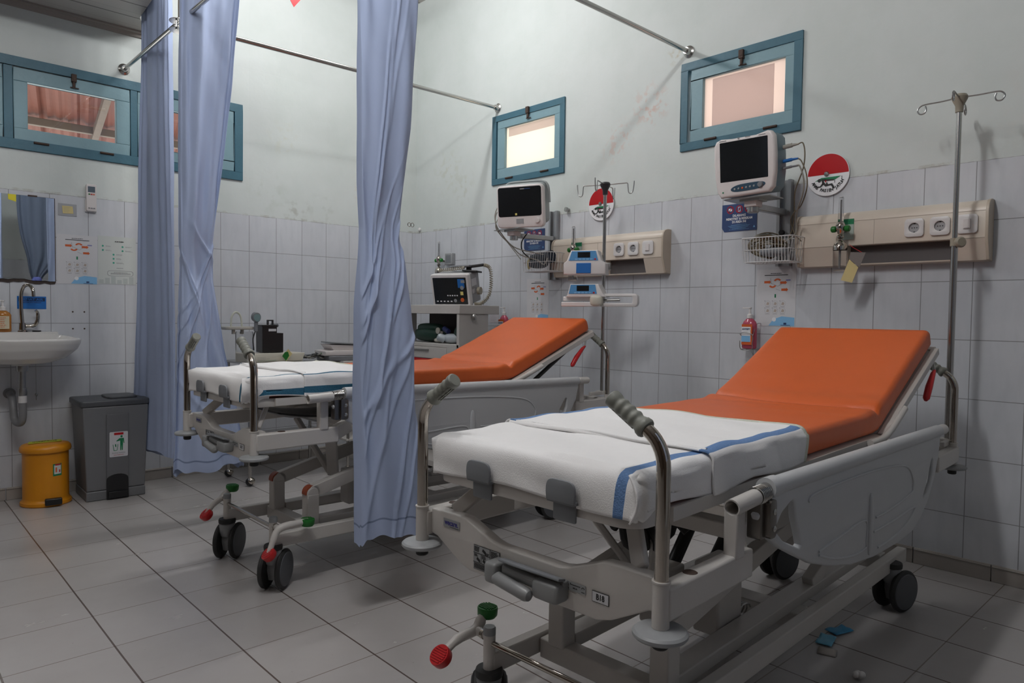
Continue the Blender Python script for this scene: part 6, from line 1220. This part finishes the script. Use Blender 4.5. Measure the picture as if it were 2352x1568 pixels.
t = thing('green_bag', 'dark green resuscitation bag lying on the trolley shelf in the room corner', 'bag', (-0.38, -0.72, 0.8815), 0); m = MB(dgreen); m.ell((0, 0, 0.055), (0.075, 0.15, 0.052), e=0.75); m.ell((0.0, 0.0, 0.10), (0.06, 0.12, 0.035), e=0.7); m.build('bag_body', t)
t = thing('oxygen_mask', 'clear oxygen mask and tubing on the trolley shelf in the room corner', 'mask', (-0.42, -1.02, 0.8815), 0)
m = MB(mat('cloudy plastic', (0.42, 0.47, 0.50), 0.25)); m.ell((0, 0.0, 0.035), (0.045, 0.075, 0.033), e=0.8); m.lathe([(0.022, 0), (0.030, 0.0), (0.026, 0.04), (0.018, 0.05)], (-0.03, 0.05, 0.03), (-0.8, 0.4, 0.3), 18); m.build('mask_cup', t)
m = MB(mat('navy valve', (0.02, 0.03, 0.12), 0.4)); m.cyl((0.0, 0.04, 0.08), (0.0, 0.09, 0.10), 0.018, n=16); m.build('valve', t); m = MB(dgreen); m.ell((0.02, -0.07, 0.07), (0.04, 0.06, 0.06)); m.build('reservoir', t)
m = MB(mat('clear grey tube', (0.40, 0.38, 0.33), 0.3)); m.lathe([(0.014, 0), (0.022, 0), (0.022, 0.008), (0.014, 0.008)], (-0.02, 0.13, 0.085), (-1, 0, 0), 18); m.cyl((0.0, 0.13, 0.02), (0.0, 0.12, 0.08), 0.012, n=12); m.ell((0, 0.15, 0.018), (0.03, 0.04, 0.018)); m.build('tube_end', t)
t = thing('instrument_tray', 'row of steel instruments lying in the trolley slot above the drawers', 'instruments', (-0.49, -0.66, 0.8545), 0)
# black foot pump under the far bed
t = thing('foot_pump', 'black foot operated pump with a wire frame on the floor under the far bed', 'foot pump', (-1.42, -1.72, 0), math.radians(25))
m = MB(black); m.X = Matrix.Rotation(math.radians(-28), 4, 'Y'); m.bx(-0.10, 0.10, -0.07, 0.07, 0.07, 0.13); m.X = Matrix.Identity(4); m.bx(-0.14, 0.14, -0.09, 0.09, 0.0, 0.012); m.build('pump_body', t, bevel=0.005)
m = MB(steel); m.tube([(-0.14, -0.092, 0.014), (-0.04, -0.092, 0.16), (0.06, -0.092, 0.18), (0.12, -0.092, 0.012)], 0.004, 8); m.tube([(-0.16, -0.095, 0.008), (0.15, -0.095, 0.008)], 0.006, 8); m.build('wire_frame', t)
bpy.data.objects.remove(bpy.data.objects['instrument_tray'])
# litter on the floor
for k, (x, y, rz, lb, mt) in enumerate(((-1.075, -3.868, 0.2, 'small blue and white sachet on the floor beside the nearest bed', lblue), (-0.965, -3.868, -0.3, 'small flat blue wrapper on the floor further from the bed frame', blue))):
    m = MB(mat('dusty blue wrapper', (0.16, 0.48, 0.68), 0.5) if k == 0 else mat('dull blue wrapper', (0.04, 0.30, 0.55), 0.5)); m.grid(lambda u, v: ((u-0.5)*0.085, (v-0.5)*0.05, 0.002+0.004*math.sin(u*7)*math.sin(v*5)**2+0.003), 10, 6)
    o = m.build('sachet', smooth=60, solid=0.001); o.location = (x, y, 0); o.rotation_euler = (0, 0, rz); tag(o, lb, 'wrapper')
m = MB(mat('dusty paper', (0.42, 0.38, 0.35), 0.8)); m.grid(lambda u, v: ((u-0.5)*0.08, (v-0.5)*0.055, 0.002+0.004*math.sin(u*5)), 8, 4); o = m.build('paper_scrap', smooth=60, solid=0.001); o.location = (-1.14, -3.90, 0); o.rotation_euler = (0, 0, 0.3); tag(o, 'small grey paper scrap on the floor in front of the blue sachet', 'paper')
m = MB(white); rn = random.Random(2)
for k in range(5): m.ell((rn.uniform(-.012, .012), rn.uniform(-.012, .012), 0.012+rn.uniform(0, .008)), (0.012, 0.010, 0.010), 12, 8)
o = m.build('cotton_ball'); o.location = (-1.258, -4.045, 0); tag(o, 'small white cotton ball on the floor right of the nearest bed', 'cotton ball')
